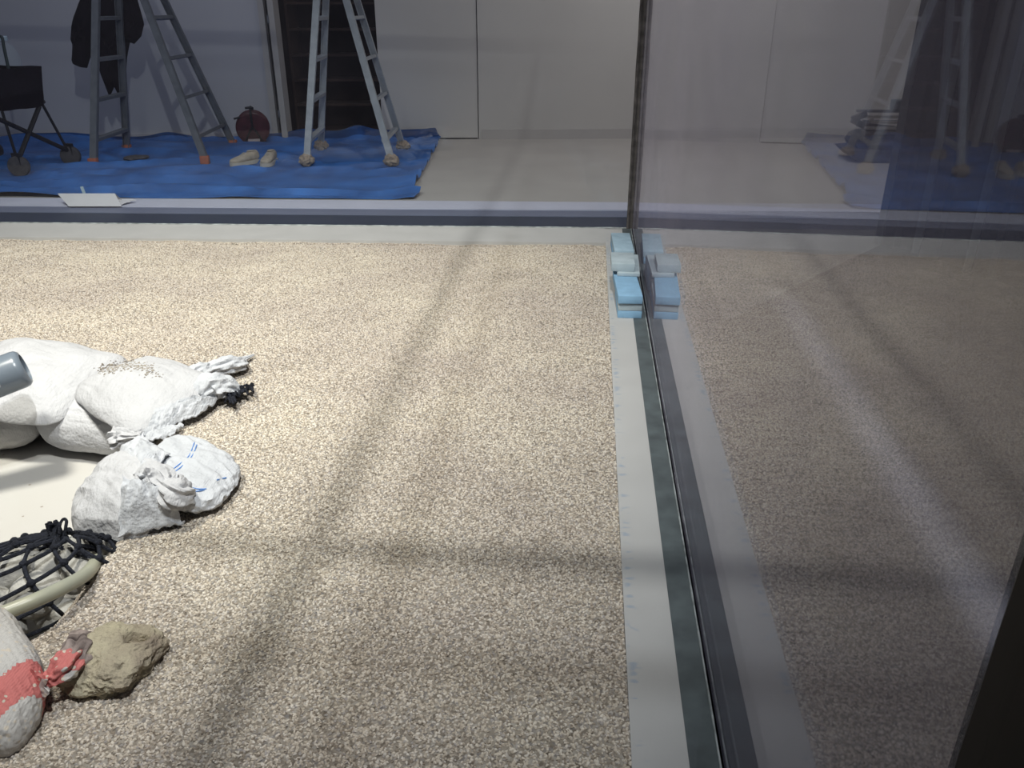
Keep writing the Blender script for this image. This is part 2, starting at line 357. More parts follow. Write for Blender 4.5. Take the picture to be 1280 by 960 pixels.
# far wall with door opening
def wall_seg(name, x0, x1, z0, z1, d0, d1, m):
    bm = bmesh.new(); vs = box(bm, x0, x1, d0, d1, z0, z1)
    for v in vs: v.co.y += yw(v.co.x)
    return struct(name, bm, m)
DX0, DX1 = -3.06, -2.07
wall_seg('wall_back_left', -8, DX0 - .10, 0, 3, 0, .12, M['wall_left'])
wall_seg('wall_back_middle', DX1, -1.115, 0, 3, 0, .12, M['wall'])
wall_seg('wall_back_right', -1.105, 6, 0, 3, -.012, .12, M['wall'])
wall_seg('baseboard_right', -1.08, 6, 0, .095, -.022, -.012, M['skirt'])
wall_seg('baseboard_left', -8, DX0 - .10, 0, .07, -.010, 0, M['wall_left'])
wall_seg('baseboard_middle', DX1, -1.12, 0, .012, -.006, 0, M['gap'])
wall_seg('wall_back_top', DX0 - .1, DX1, 2.1, 3, 0, .12, M['wall'])
# door 1: casing, open sliding leaf seen edge-on, dark shelved closet behind
wall_seg('trim_16', DX0 - .10, DX0 - .045, 0, 2.1, -.02, .12, M['casing'])
wall_seg('trim_17', DX0 - .045, DX0, 0, 2.1, .03, .12, M['gap'])
d = wall_seg('door_1', DX0, DX0 + .055, .005, 2.1, -.045, .10, M['casing'])
bm = bmesh.new()
for z in (.22, 1.08): vs = box(bm, DX0 - .012, DX0 + .004, -.052, -.02, z, z + .07); [setattr(v.co, 'y', v.co.y + yw(v.co.x)) for v in vs]
link('hinge', bm, M['alu_dark'], d, False)
wall_seg('wall_closet', DX0 - .4, DX1 + .5, 0, 2.6, .75, .80, M['void'])
wall_seg('wall_closet_left', DX0 - .42, DX0 - .38, 0, 2.6, .12, .8, M['void'])
wall_seg('wall_closet_right', DX1 + .5, DX1 + .54, 0, 2.6, .12, .8, M['void'])
poly('floor_closet', [(DX0 - .42, yw(-3.4) + .02), (DX1 + .5, yw(-1.6) + .02), (DX1 + .5, yw(-1.6) + .8), (DX0 - .42, yw(-3.4) + .8)], -.1, 0, M['void'])
sh = thing('shelf_unit', 'dark brown shelf unit inside the open doorway behind the right-hand stepladder', 'shelf', (-2.55, yw(-2.55) + .55, 0))
for z in (.02, .28, .52, .76, 1.0, 1.24, 1.5):
    bm = bmesh.new(); vs = box(bm, DX0 + .02, DX1 + .15, .42, .74, z, z + .022)
    for v in vs: v.co.y += yw(v.co.x)
    link('shelf_board', bm, M['wood_dark'], sh, False)
for x in (DX0 + .0, DX1 + .15):
    bm = bmesh.new(); vs = box(bm, x, x + .022, .42, .74, 0, 1.9)
    for v in vs: v.co.y += yw(v.co.x)
    link('side_panel', bm, M['wood_dark'], sh, False)

# ------------------------------------------------------------------ gravel bed
PIT = [(-5.3, 2.60), (-1.52, 2.60), (-1.36, 2.22), (-1.27, 1.95), (-1.22, 1.62), (-1.20, 1.34), (-1.30, 1.12), (-1.6, 1.0), (-5.3, 1.0)]
def pit_dist(x, y):
    d = 1e9; inside = False; n = len(PIT)
    for i in range(n):
        ax, ay = PIT[i]; bx, by = PIT[(i + 1) % n]
        t = max(0, min(1, ((x-ax)*(bx-ax)+(y-ay)*(by-ay)) / ((bx-ax)**2+(by-ay)**2)))
        d = min(d, math.hypot(x-ax-t*(bx-ax), y-ay-t*(by-ay)))
        if (ay > y) != (by > y) and x < (bx-ax)*(y-ay)/(by-ay)+ax: inside = not inside
    return -d if inside else d
def gravel_z(x, y):
    z = -.008 + .012 * fbm((x, y, 0), 2.3, 3) + .004 * fbm((x, y, 3), 9, 2)
    z -= .02 * sstep(.10, .0, yb(x) - .345 - y)
    d = pit_dist(x, y)
    if d < .12: z = z + (-.245 - z) * (1 - sstep(-.11, .07, d))
    return z
bm = bmesh.new(); GX0, GX1, GY0 = -4.8, .1215, .62; nx, ny = 190, 160; grid = []
for i in range(nx + 1):
    x = GX0 + (GX1 - GX0) * i / nx; row = []
    y1 = yb(x) - .335 + .02 * fbm((x, 0, 0), 6, 3)
    for j in range(ny + 1):
        y = GY0 + (y1 - GY0) * j / ny
        row.append(bm.verts.new((x, y, gravel_z(x, y) + (.012 if j > ny - 2 else 0))))
    grid.append(row)
for i in range(nx):
    for j in range(ny):
        q = (grid[i][j], grid[i+1][j], grid[i+1][j+1], grid[i][j+1])
        if max(v.co.z for v in q) < -.215: continue
        bm.faces.new(q)
for v in [v for v in bm.verts if not v.link_faces]: bm.verts.remove(v)
gravel = link('gravel', bm, [M['gravel_base'], M['pebble']])
tag(gravel, 'cream and grey gravel filling the glass enclosure around the white pit', 'gravel', kind='stuff')
def gravel_nodes(ob):
    ng = bpy.data.node_groups.new('gravel_scatter', 'GeometryNodeTree')
    ng.interface.new_socket('Geometry', in_out='INPUT', socket_type='NodeSocketGeometry')
    ng.interface.new_socket('Geometry', in_out='OUTPUT', socket_type='NodeSocketGeometry')
    N = ng.nodes; L = ng.links
    gi = N.new('NodeGroupInput'); go = N.new('NodeGroupOutput')
    dp = N.new('GeometryNodeDistributePointsOnFaces'); dp.inputs['Density'].default_value = 33000
    L.new(gi.outputs[0], dp.inputs['Mesh'])
    ico = N.new('GeometryNodeMeshIcoSphere'); ico.inputs['Radius'].default_value = .0039; ico.inputs['Subdivisions'].default_value = 2
    nz = N.new('ShaderNodeTexNoise'); nz.inputs['Scale'].default_value = 190
    sub = N.new('ShaderNodeVectorMath'); sub.operation = 'SUBTRACT'; sub.inputs[1].default_value = (.5, .5, .5)
    scl = N.new('ShaderNodeVectorMath'); scl.operation = 'SCALE'; scl.inputs['Scale'].default_value = .005
    L.new(nz.outputs['Color'], sub.inputs[0]); L.new(sub.outputs[0], scl.inputs[0])
    sp = N.new('GeometryNodeSetPosition'); L.new(ico.outputs['Mesh'], sp.inputs['Geometry']); L.new(scl.outputs[0], sp.inputs['Offset'])
    sm = N.new('GeometryNodeSetMaterial'); sm.inputs['Material'].default_value = M['pebble']; L.new(sp.outputs[0], sm.inputs['Geometry'])
    ip = N.new('GeometryNodeInstanceOnPoints'); L.new(dp.outputs['Points'], ip.inputs['Points']); L.new(sm.outputs[0], ip.inputs['Instance'])
    rr = N.new('FunctionNodeRandomValue'); rr.data_type = 'FLOAT_VECTOR'; rr.inputs['Max'].default_value = (.9, .9, 6.28); rr.inputs['Min'].default_value = (-.9, -.9, 0)
    L.new(rr.outputs[0], ip.inputs['Rotation'])
    rs = N.new('FunctionNodeRandomValue'); rs.data_type = 'FLOAT_VECTOR'; rs.inputs['Min'].default_value = (.55, .45, .35); rs.inputs['Max'].default_value = (1.25, .95, .75); rs.inputs['Seed'].default_value = 4
    L.new(rs.outputs[0], ip.inputs['Scale'])
    jn = N.new('GeometryNodeJoinGeometry'); L.new(gi.outputs[0], jn.inputs[0]); L.new(ip.outputs[0], jn.inputs[0])
    L.new(jn.outputs[0], go.inputs[0])
    md = ob.modifiers.new('scatter', 'NODES'); md.node_group = ng
gravel_nodes(gravel)

# ------------------------------------------------------------------ sandbags
def pillow(c, half, rz=0, n=3.2, tilt=(0, 0), seed=0, amp=.012, sub=5, deform=None, zt=2.2, wr=.004, pinch=0):
    """a filled sack: superellipsoid with soft dents and creases, centred at c."""
    bm = bmesh.new(); bmesh.ops.create_icosphere(bm, subdivisions=sub, radius=1)
    a, b, cc = half; mt = Matrix.Translation(c) @ Matrix.Rotation(rz, 4, 'Z') @ Matrix.Rotation(tilt[0], 4, 'X') @ Matrix.Rotation(tilt[1], 4, 'Y')
    for v in bm.verts:
        x, y, z = v.co
        t = ((abs(x)**n + abs(y)**n)**(zt/n) + abs(z)**zt)**(-1/zt)
        x, y, z = x*t, y*t, z*t
        e = max(abs(x), abs(y))
        q = Vector((x*a, y*b, z*cc*(1 - pinch * e**4)))
        s = Vector((seed * 3.1, seed * 1.7, 0))
        d = amp * fbm(q + s, 7, 3) + wr * (1 - abs(noise.noise((q + s) * 26))) + wr * .7 * noise.noise(Vector((q.x * 14, q.y * 60, q.z * 40)) + s)
        nr = Vector((x/a, y/b, z/cc)).normalized()
        q += nr * d
        v.co = mt @ q
        if deform: v.co = deform(v.co)
    return bm
def qsack(corners, th, n=3.6, seed=0, amp=.012, wr=.005, sub=6, zt=2.2, lift=0.0, crease=14, rid=.006, lo=1.0):
    """a filled sack laid over four corner points (x, y, z): rounded rim, plump middle, dents and creases."""
    A, B, C, D = [gz(*c) for c in corners]
    bm = bmesh.new(); bmesh.ops.create_icosphere(bm, subdivisions=sub, radius=1)
    for v in bm.verts:
        x, y, z = v.co
        t = ((abs(x)**n + abs(y)**n)**(zt/n) + abs(z)**zt)**(-1/zt)
        x, y, z = x*t, y*t, z*t
        u, w = (x + 1) / 2, (y + 1) / 2
        p = (A * (1-u) + B * u) * (1-w) + (D * (1-u) + C * u) * w
        s_ = Vector((seed * 3.1, seed * 1.7, 0)); q = p + s_
        d = amp * fbm(q, 6, 3) + wr * (.5 - abs(noise.noise(q * 24))) + rid * (.4 - abs(noise.noise(Vector((u * 3 + seed, w * crease, z * 2)))))
        rim = max(abs(x), abs(y))
        p = p + Vector((0, 0, z * th * (lo if z < 0 else 1) + lift)) + Vector((x, y, z * 1.5)).normalized() * d
        v.co = p
    return bm
def ruffle(bm, pts, radii, pleats=9, ruff=.22, flat=.7, n=64, seg=8):
    P = smooth_path(pts, seg); tube(bm, P, lerp_list(radii, len(P)), n, True, ruff, pleats, flat)
def sheet(bm, corners, nu=36, nv=26, fold=.012, scale=9, seed=0, thick=.004, bow=0.0, edge=0.0, dirv=None):
    """a crumpled cloth flap spanning four corners, with real thickness."""
    A, B, C, D = [Vector(c) for c in corners]; top = []; bot = []
    for i in range(nu + 1):
        r1 = []; r2 = []
        for j in range(nv + 1):
            u, v = i / nu, j / nv
            p = (A * (1-u) + B * u) * (1-v) + (D * (1-u) + C * u) * v
            if edge:
                k = max(abs(2*u-1), abs(2*v-1)); w = edge * noise.noise(Vector((u * 4, v * 4, seed + 9))) * k
                p += (B - A) * w * .5 + (D - A) * w * .5
            q = Vector((u * scale * .45, v * scale, seed))
            h = fold * (1 - 2 * abs(noise.noise(q))) + fold * .5 * noise.noise(q * 2.3)
            p.z += h + bow * (1 - (2*u-1)**2) * (1 - (2*v-1)**2)
            r1.append(bm.verts.new(p)); r2.append(bm.verts.new(p - Vector((0, 0, thick))))
        top.append(r1); bot.append(r2)
    for i in range(nu):
        for j in range(nv):
            bm.faces.new((top[i][j], top[i+1][j], top[i+1][j+1], top[i][j+1]))
            bm.faces.new((bot[i][j+1], bot[i+1][j+1], bot[i+1][j], bot[i][j]))
    for i in range(nu):
        bm.faces.new((top[i+1][0], top[i][0], bot[i][0], bot[i+1][0])); bm.faces.new((top[i][nv], top[i+1][nv], bot[i+1][nv], bot[i][nv]))
    for j in range(nv):
        bm.faces.new((top[0][j], top[0][j+1], bot[0][j+1], bot[0][j])); bm.faces.new((top[nu][j+1], top[nu][j], bot[nu][j], bot[nu][j+1]))
def hitter(obs):
    trees = []
    for o in obs:
        b = bmesh.new(); b.from_mesh(o.data); trees.append(BVHTree.FromBMesh(b)); b.free()
    def f(x, y, lift=0.002):
        best = None; d = ray(x, y).normalized()
        for t in trees:
            h = t.ray_cast(EYE, d)
            if h[0] is not None and (best is None or h[3] < best[3]): best = h
        return best[0] - d * lift if best else gz(x, y, .0)
    return f
def parent_to(o, par):
    o.parent = par; o.matrix_parent_inverse = Matrix.Translation(-Vector(par.location)); return o

GB = 'white sandbags around the pit'
# lower row, standing on the tank floor
def put(label, at_, corners, th, m, **k):
    t = thing('sandbag', label, 'sandbag', tuple(gz(*at_)), GB); return t, link('sack', qsack(corners, th, **k), m, t)
t4, b4 = put('dull white sandbag on the pit floor at the left edge, below the grey pipe', (-20, 553, -.2), [(-95, 548, -.105), (57, 544, -.105), (48, 500, -.10), (-90, 497, -.10)], .092, M['bag_grey'], n=2.6, seed=4)
t3, b3 = put('plump sandbag on the pit floor under two larger ones, knotted mouth right', (100, 560, -.2), [(42, 546, -.105), (162, 557, -.10), (168, 505, -.075), (50, 496, -.09)], .096, M['bag'], n=3.6, seed=3, amp=.008, wr=.002)
# upper bags
t1, b1 = put('largest white sandbag on top of the pile, the grey pipe lying over it', (70, 470, .0), [(-95, 516, -.02), (66, 542, -.065), (172, 456, .0), (14, 432, .035)], .095, M['bag'], n=6.5, seed=1, amp=.012, lift=.02, wr=.002, zt=1.8, lo=.35)
t2, b2 = put('white sandbag right of the largest, sand along its seam, tied end unravelled', (180, 490, 0), [(82, 497, .0), (168, 556, -.015), (292, 486, .01), (188, 454, .02)], .085, M['bag'], n=5.5, seed=2, amp=.010, lift=.012, wr=.002, zt=1.9, lo=.35)
# knotted mouth of the plump lower bag
bm = bmesh.new()
k0 = gz(143, 548, -.02)
ruffle(bm, [gz(178, 546, .0), gz(168, 546, .0), gz(156, 546, -.01), gz(145, 548, -.015), gz(139, 549, -.02)], [.022, .012, .034, .040, .012], 8, .16, .85)
link('tied_neck', bm, M['bag'], t3)
# cloth and neck of the right upper bag
bm = bmesh.new()
ruffle(bm, [gz(233, 470, .06), gz(240, 466, .055), gz(252, 463, .05), gz(262, 462, .04), gz(272, 459, .045), gz(286, 456, .04), gz(297, 455, .03), gz(303, 450, .015), gz(318, 443, .01)],
       [.012, .026, .036, .030, .034, .042, .036, .014, .002], 7, .13, .75)
link('twisted_neck', bm, M['bag_cloth'], t2)
bm = bmesh.new()
ruffle(bm, [gz(250, 495, .035), gz(258, 485, .05), gz(270, 482, .05), gz(285, 484, .035), gz(298, 490, .012)], [.02, .055, .055, .045, .02], 7, .14, .7)
link('gathered_cloth', bm, M['bag_cloth'], t2)
bm = bmesh.new()
sheet(bm, [gz(180, 548, .012), gz(196, 512, .055), gz(284, 489, .02), gz(250, 520, .012)], fold=.012, scale=7, seed=2, bow=.03, edge=.1)
link('loose_flap', bm, M['bag_cloth'], t2)
bm = bmesh.new()
sheet(bm, [gz(172, 556, .0), gz(182, 536, .0), gz(230, 532, .012), gz(216, 546, .008)], fold=.010, scale=6, seed=5, bow=.015, edge=.15)
link('loose_flap', bm, M['bag_cloth'], t2)
# sand spilled along the seam
f2 = hitter([b1, b2]); bm = bmesh.new()
for k in range(320):
    t = random.random(); p = Vector((128 + 68 * t + random.gauss(0, 5), 463 - 9 * math.sin(t * 3) + random.gauss(0, 3.5) + 5 * t, 0))
    q = f2(p.x, p.y, .001); r = random.uniform(.002, .0045)
    bmesh.ops.create_icosphere(bm, subdivisions=1, radius=r, matrix=Matrix.Translation(q) @ Matrix.Diagonal((1, 1, .6, 1)))
o = link('spilled_sand', bm, M['gravel_base'], t2); o['kind'] = 'stuff'; o['label'] = 'pale sand grains'
# front bag leaning over the pit edge
t5, b5 = put('white sandbag slumped over the pit edge, its empty blue-stitched mouth folded on the gravel', (140, 640, -.1), [(76, 664, -.075), (170, 696, -.03), (226, 600, .045), (146, 574, -.01)], .105, M['bag'], n=2.9, seed=5, amp=.012, rid=.012, crease=9)
bf = link('folded_mouth', qsack([(150, 612, .05), (262, 650, .012), (314, 590, .012), (224, 543, .02)], .036, n=2.7, seed=11, amp=.012, wr=.008, rid=.012, crease=10, lift=.012), M['bag_cloth'], t5)
bm = bmesh.new()
sheet(bm, [gz(148, 676, -.005), gz(154, 598, .115), gz(204, 612, .09), gz(232, 655, .004)], fold=.014, scale=6, seed=8, bow=.045, edge=.12)
link('loose_flap', bm, M['bag_cloth'], t5)
bm = bmesh.new()
sheet(bm, [gz(140, 572, .02), gz(176, 548, .02), gz(214, 572, .075), gz(176, 604, .11)], fold=.016, scale=6, seed=12, bow=.025, edge=.12)
link('loose_flap', bm, M['bag_cloth'], t5)
bm = bmesh.new()
ruffle(bm, [gz(172, 606, .095), gz(186, 598, .10), gz(198, 598, .10), gz(206, 606, .095), gz(218, 615, .085), gz(230, 616, .07), gz(236, 614, .055)], [.012, .050, .042, .022, .045, .040, .012], 8, .15, .72)
link('tied_neck', bm, M['bag'], t5)
f5 = hitter([bf, b5])
for pts in ([(206, 594), (222, 582), (236, 570), (243, 553)], [(209, 596), (226, 584), (240, 570), (246, 556)], [(233, 607), (246, 611), (258, 611)], [(232, 611), (245, 614), (256, 612)], [(271, 600), (283, 597)]):
    bm = bmesh.new(); tube(bm, smooth_path([f5(x, y, .001) for x, y in pts], 6), .0018, 5)
    o = link('stitching', bm, M['thread'], t5); o['label'] = 'blue stitched thread'

# bag with the red band, lower left
c6 = gz(-22, 858, .05)
t6 = thing('sandbag', 'greyish sandbag with a red band and twisted neck beside the mortar lump', 'sandbag', (c6.x, c6.y, 0), GB)
bm = qsack([(-120, 845, .01), (5, 968, .0), (70, 862, .02), (2, 745, .02)], .075, n=3.0, seed=6, amp=.01, lift=.01)
lay = bm.verts.layers.float.new('band')
neck0, neck1 = gz(54, 851, .035), gz(92, 820, .02)
mt6 = (Matrix.Translation((c6.x, c6.y, .03)) @ Matrix.Rotation(.35, 4, 'Z')).inverted()
A6 = gz(0, 862, .09); B6 = gz(56, 850, .04); ax6 = (B6 - A6); ax6.z = 0; ax6.normalize(); pr6 = Vector((-ax6.y, ax6.x, 0))
for v in bm.verts:
    s = (v.co - A6).dot(pr6); v[lay] = 1.0 if abs(s) < .030 else 0.0
link('sack', bm, M['bag_red'], t6)
bm = bmesh.new()
ruffle(bm, [gz(44, 857, .05), gz(56, 851, .045), gz(66, 846, .045), gz(78, 836, .05), gz(88, 826, .05), gz(94, 816, .04)], [.034, .015, .020, .032, .030, .010], 6, .16, .8)
lay = bm.verts.layers.float.new('band')
for v in bm.verts: v[lay] = 1.0 if noise.noise(v.co * 22 + Vector((3, 1, 0))) > -.08 and (v.co - gz(58, 850, .045)).length < .085 else 0.0
link('twisted_neck', bm, M['bag_red'], t6)
bm = bmesh.new()
ruffle(bm, [gz(76, 840, .035), gz(86, 830, .045), gz(95, 818, .045), gz(98, 806, .02), gz(94, 792, .005)], [.016, .027, .036, .030, .010], 6, .16, .8)
o = link('stained_end', bm, M['stained'], t6); o['label'] = 'dark stained end of the sack mouth'

# ------------------------------------------------------------------ rope scrap, net of stones, hose, pipe, mortar lump
bm = bmesh.new(); rg = random.Random(3)
for k in range(70):
    a = Vector((286, 501)).lerp(Vector((314, 484)), rg.random()); b = a + Vector((rg.uniform(-7, 6), rg.uniform(-6, 5)))
    z0, z1 = rg.uniform(.004, .02), rg.uniform(.004, .028)
    p, q = gz(a.x, a.y, z0), gz(b.x, b.y, z1); m_ = (p + q) / 2 + Vector((0, 0, .010))
    tube(bm, smooth_path([p, m_, q], 5), .004, 5)
tag(link('rope_scrap', bm, M['rope']), 'frayed scrap of black netting rope on the gravel at the torn sandbag end', 'rope')

# stones in the net
NC = Vector((-1.335, 1.50, -.075)); NH = Vector((.235, .16, .115))
NR = Matrix.Rotation(.55, 3, 'Z')
rg = random.Random(11); stones = []
spots = [(-.10, -.06, .03, .075), (.02, -.07, .035, .07), (.11, -.03, .03, .06), (-.03, .04, .05, .075), (.09, .05, .05, .055), (-.14, .04, .02, .065), (.155, .02, -.005, .05), (-.17, -.03, -.01, .06), (.05, .00, .062, .05), (-.06, -.11, -.02, .06), (.06, -.11, -.02, .055), (.13, .07, .02, .045)]
where = ['largest of those at the left front', 'in the middle front', 'near the right end under the hose', 'below the knot', 'right of the knot', 'at the back left', 'at the far right tip', 'at the left end', 'topmost of the heap', 'low at the front left', 'low at the front under the hose', 'small and behind the right end']
for (x, y, z, r), w in zip(spots, where):
    bm = bmesh.new(); bmesh.ops.create_icosphere(bm, subdivisions=4, radius=1); sd = Vector((x * 40, y * 31, 2))
    rot = Matrix.Rotation(rg.uniform(0, 3), 3, 'Z')
    cpos = NC + NR @ Vector((x, y, z))
    for v in bm.verts:
        d = v.co.copy(); k = 1 + .16 * noise.noise(d * 1.3 + sd) + .06 * noise.noise(d * 4 + sd)
        v.co = cpos + rot @ Vector((d.x * r * k, d.y * r * k * .82, d.z * r * k * .72))
    tag(link('stone', bm, M['stone']), 'grey stone held in the black net, ' + w, 'stone', 'stones in the black net')
def net_pt(th, ph, lift=0.004):
    # pole = knot, leaning to the back right of the heap
    v = Vector((math.sin(ph) * math.cos(th), math.sin(ph) * math.sin(th), math.cos(ph)))
    v = Matrix.Rotation(.42, 3, 'Y') @ (Matrix.Rotation(-.35, 3, 'X') @ v)
    k = 1 + .06 * noise.noise(v * 3)
    return NC + NR @ Vector((v.x * (NH.x + lift) * k, v.y * (NH.y + lift) * k, v.z * (NH.z + lift) * k))
net = thing('net_bag', 'black knotted rope net bag holding grey stones at the pit edge', 'net', (NC.x, NC.y, -.2))
bm = bmesh.new(); NS = 12
rows = 6
def knot_pos(i, r):
    ph = .16 + r * .31; th = 2 * math.pi * (i + .5 * (r % 2)) / NS
    return th + .05 * noise.noise(Vector((i, r, 0))), ph + .05 * noise.noise(Vector((i, r, 5)))
for r in range(rows):
    for i in range(NS):
        a = knot_pos(i, r)
        for di in ((0, -1) if r % 2 == 0 else (0, 1)):
            b = knot_pos(i + di, r + 1)
            pts = [net_pt(a[0] + (b[0]-a[0]) * t, a[1] + (b[1]-a[1]) * t, .006) for t in (0, .33, .67, 1)]
            tube(bm, pts, .0052, 6)
        if r: bmesh.ops.create_icosphere(bm, subdivisions=2, radius=.0105, matrix=Matrix.Translation(net_pt(*a, .008)))
link('net_mesh', bm, M['rope'], net)
kp = net_pt(0, 0)
bm = bmesh.new(); rg = random.Random(5)
kt = gz(68, 660, .03); kb = gz(74, 684, .0)
for k in range(16):
    a = kb + Vector((rg.uniform(-.02, .02), rg.uniform(-.015, .015), rg.uniform(-.01, .01))); b = kt + Vector((rg.uniform(-.012, .012), rg.uniform(-.01, .01), rg.uniform(-.01, .02)))
    m_ = (a + b) / 2 + Vector((rg.uniform(-.016, .016), rg.uniform(-.012, .012), 0)); tube(bm, smooth_path([a, m_, b], 6), .0055, 6)
for s in (-1, 0, 1):
    c = kb.lerp(kt, .25) + Vector((0, 0, .006 * s)); tube(bm, [c + Vector((.022 * math.cos(t * .524), .020 * math.sin(t * .524), .004 * math.sin(t))) for t in range(12)], .006, 6, closed=True)
lp = [gz(74, 668, .03), gz(75, 656, .045), gz(79, 649, .05), gz(83, 651, .05), gz(82, 660, .04), gz(80, 672, .02)]
tube(bm, smooth_path(lp, 6), .004, 6)
link('knot', bm, M['rope'], net)
bm = bmesh.new()   # heavy gathered strands running along the pit edge
for (x0, y0, x1, y1, x2, y2) in ((72, 680, 40, 696, -20, 726), (72, 684, 36, 706, -20, 742), (70, 676, 30, 697, -20, 718), (76, 684, 100, 676, 122, 680), (76, 686, 104, 684, 124, 688), (74, 688, 95, 692, 116, 700)):
    P = smooth_path([gz(x0, y0, .005), gz(x1, y1, -.01), gz(x2, y2, -.05 if x2 < 0 else -.02)], 8)
    for k in (0, 1):
        tube(bm, [p + Vector((.004 * math.sin(i * 1.1 + k * 3.1), 0, .004 * math.cos(i * 1.1 + k * 3.1))) for i, p in enumerate(P)], .0058, 6)
link('gathered_strand', bm, M['rope'], net)

bm = bmesh.new()
P = smooth_path([gz(-40, 783, .055), gz(0, 768, .055), (gz(45, 750, .055)), gz(85, 731, .045), gz(108, 717, .02), gz(122, 700, -.025)], 10)
tube(bm, P, .0165, 20)
tag(link('hose', bm, M['hose']), 'pale greenish hose crossing the net of stones and entering the gravel', 'hose')

pe = gz(31, 459, .20); pd = Vector((.78, .55, .22)).normalized()
pp = thing('pipe', 'grey plastic pipe end over the largest sandbag at the left edge', 'pipe', (pe.x - .3, pe.y - .2, .19))
rotp = pd.to_track_quat('Z', 'Y').to_matrix().to_4x4()
bm = bmesh.new(); L_ = 1.35; mt_ = Matrix.Translation(pe - pd * L_) @ rotp
lathe(bm, [(.056, 0), (.056, L_ - .13), (.061, L_ - .125), (.061, L_ - .02), (.059, L_ - .008), (.052, L_), (.044, L_ + .002), (.044, L_ - .2)], 40, mt_)
link('tube', bm, M['pvc'], pp)
bm = bmesh.new(); ctr = pe - pd * .085
prr = []
for i in range(2):
    for k in range(9):
        a = -1.75 + k * .09
        side = Vector((0, 0, 1)).cross(pd).normalized(); v = (-side) * 0 + (Vector((0, 0, 1)) * math.cos(a) + side * math.sin(a))
        prr.append(bm.verts.new(pe - pd * (.075 + .045 * i) + v * .0618))
for k in range(8): bm.faces.new((prr[k], prr[k+1], prr[9+k+1], prr[9+k]))
link('sticker', bm, M['paper'], pp)

bm = bmesh.new(); bmesh.ops.create_icosphere(bm, subdivisions=6, radius=1)
mc = gz(140, 814, .03)
for v in bm.verts:
    d = v.co.copy(); s = Vector((2.2, .4, 7.7))
    n_ = 5; t = (abs(d.x)**n_ + abs(d.y)**n_)**(2/n_) + d.z**2; d *= t**-.5
    k = 1 + .20 * noise.noise(d * 1.6 + s) + .10 * noise.noise(d * 3.7 + s) - .07 * abs(noise.noise(d * 7 + s)) + .03 * noise.noise(d * 15 + s)
    hole = sstep(.34, .12, (Vector((d.x, d.y)) - Vector((.42, .42))).length) * (d.z > 0)
    q = Vector((d.x * .088 * k, d.y * .090 * k, d.z * .052 * k - .03 * hole))
    v.co = mc + Vector((0, 0, -.022)) + Matrix.Rotation(-.12, 3, 'Z') @ q
tag(link('mortar_lump', bm, M['mortar']), 'rough greenish brown mortar lump half sunk in the gravel near the front left', 'rock')

# ------------------------------------------------------------------ foam blocks on the right kerb
GF = 'foam blocks on the kerb'
def foam(label, x, y, z, l, w, h, rz, m, piv=None):
    bm = bmesh.new(); mt_ = Matrix.Translation((x, y, z)) @ Matrix.Rotation(rz, 4, 'Z')
    vs = box(bm, -w/2, w/2, -l/2, l/2, 0, h, mt_, bev=.0025)
    return tag(link('foam_block', bm, m), label, 'foam block', GF)
foam('blue foam block, bottom of the front stack on the kerb', .208, 3.55, 0, .34, .105, .034, .01, M['foam_deep'])
foam('grey foam block, middle of the front stack of three', .207, 3.552, .0345, .345, .104, .035, .015, M['foam_grey'])
foam('bright blue foam block, top of the front stack of three', .200, 3.55, .070, .36, .106, .036, .045, M['foam_deep'])
foam('thin grey-blue foam block lying askew across the back of the front stack', .212, 3.80, .1065, .31, .104, .018, -.02, M['foam_grey'])
foam('thick grey foam block, highest of all, perched on the rear of the front stack', .183, 3.755, .125, .19, .108, .038, 0.0, M['foam_grey'])
foam('pale blue foam block, rearmost beside the glass corner, top of two', .207, 4.40, .0345, .37, .105, .034, .03, M['foam_blue'])
foam('blue foam block under the rearmost pale one by the glass corner', .205, 4.40, 0, .37, .104, .034, .02, M['foam_deep'])
foam('low blue foam block between the front stack and the rearmost pair', .215, 3.90, 0, .26, .10, .1035, .0, M['foam_blue'])

# ------------------------------------------------------------------ beyond the back pane
# tarp
bm = bmesh.new()
tx = lambda t: t
out_r = [(yw(-1.56) - .01, -1.57), (8.75 - .35, -1.62), (7.3, -1.50), (5.93, -1.28), (5.86, -1.22), (5.70, -1.27)]
def right_edge(y):
    P = sorted(out_r)
    if y <= P[0][0]: return P[0][1]
    for (a, xa), (b, xb) in zip(P, P[1:]):
        if y <= b: return xa + (xb - xa) * (y - a) / (b - a)
    return P[-1][1]
e0, e1 = gz(518, 249), gz(553, 168)
def redge(t):   # pixels of the right edge from front to back
    K = [(0, 518, 250), (.06, 527, 243), (.10, 516, 240), (.3, 531, 214), (.6, 544, 190), (.85, 551, 175), (1, 553, 167)]
    for (a, xa, ya), (b, xb, y_b) in zip(K, K[1:]):
        if t <= b: f = (t - a) / (b - a); return gz(xa + (xb - xa) * f, ya + (y_b - ya) * f)
    return gz(553, 167)
nu, nv = 150, 70; top = []; bot = []
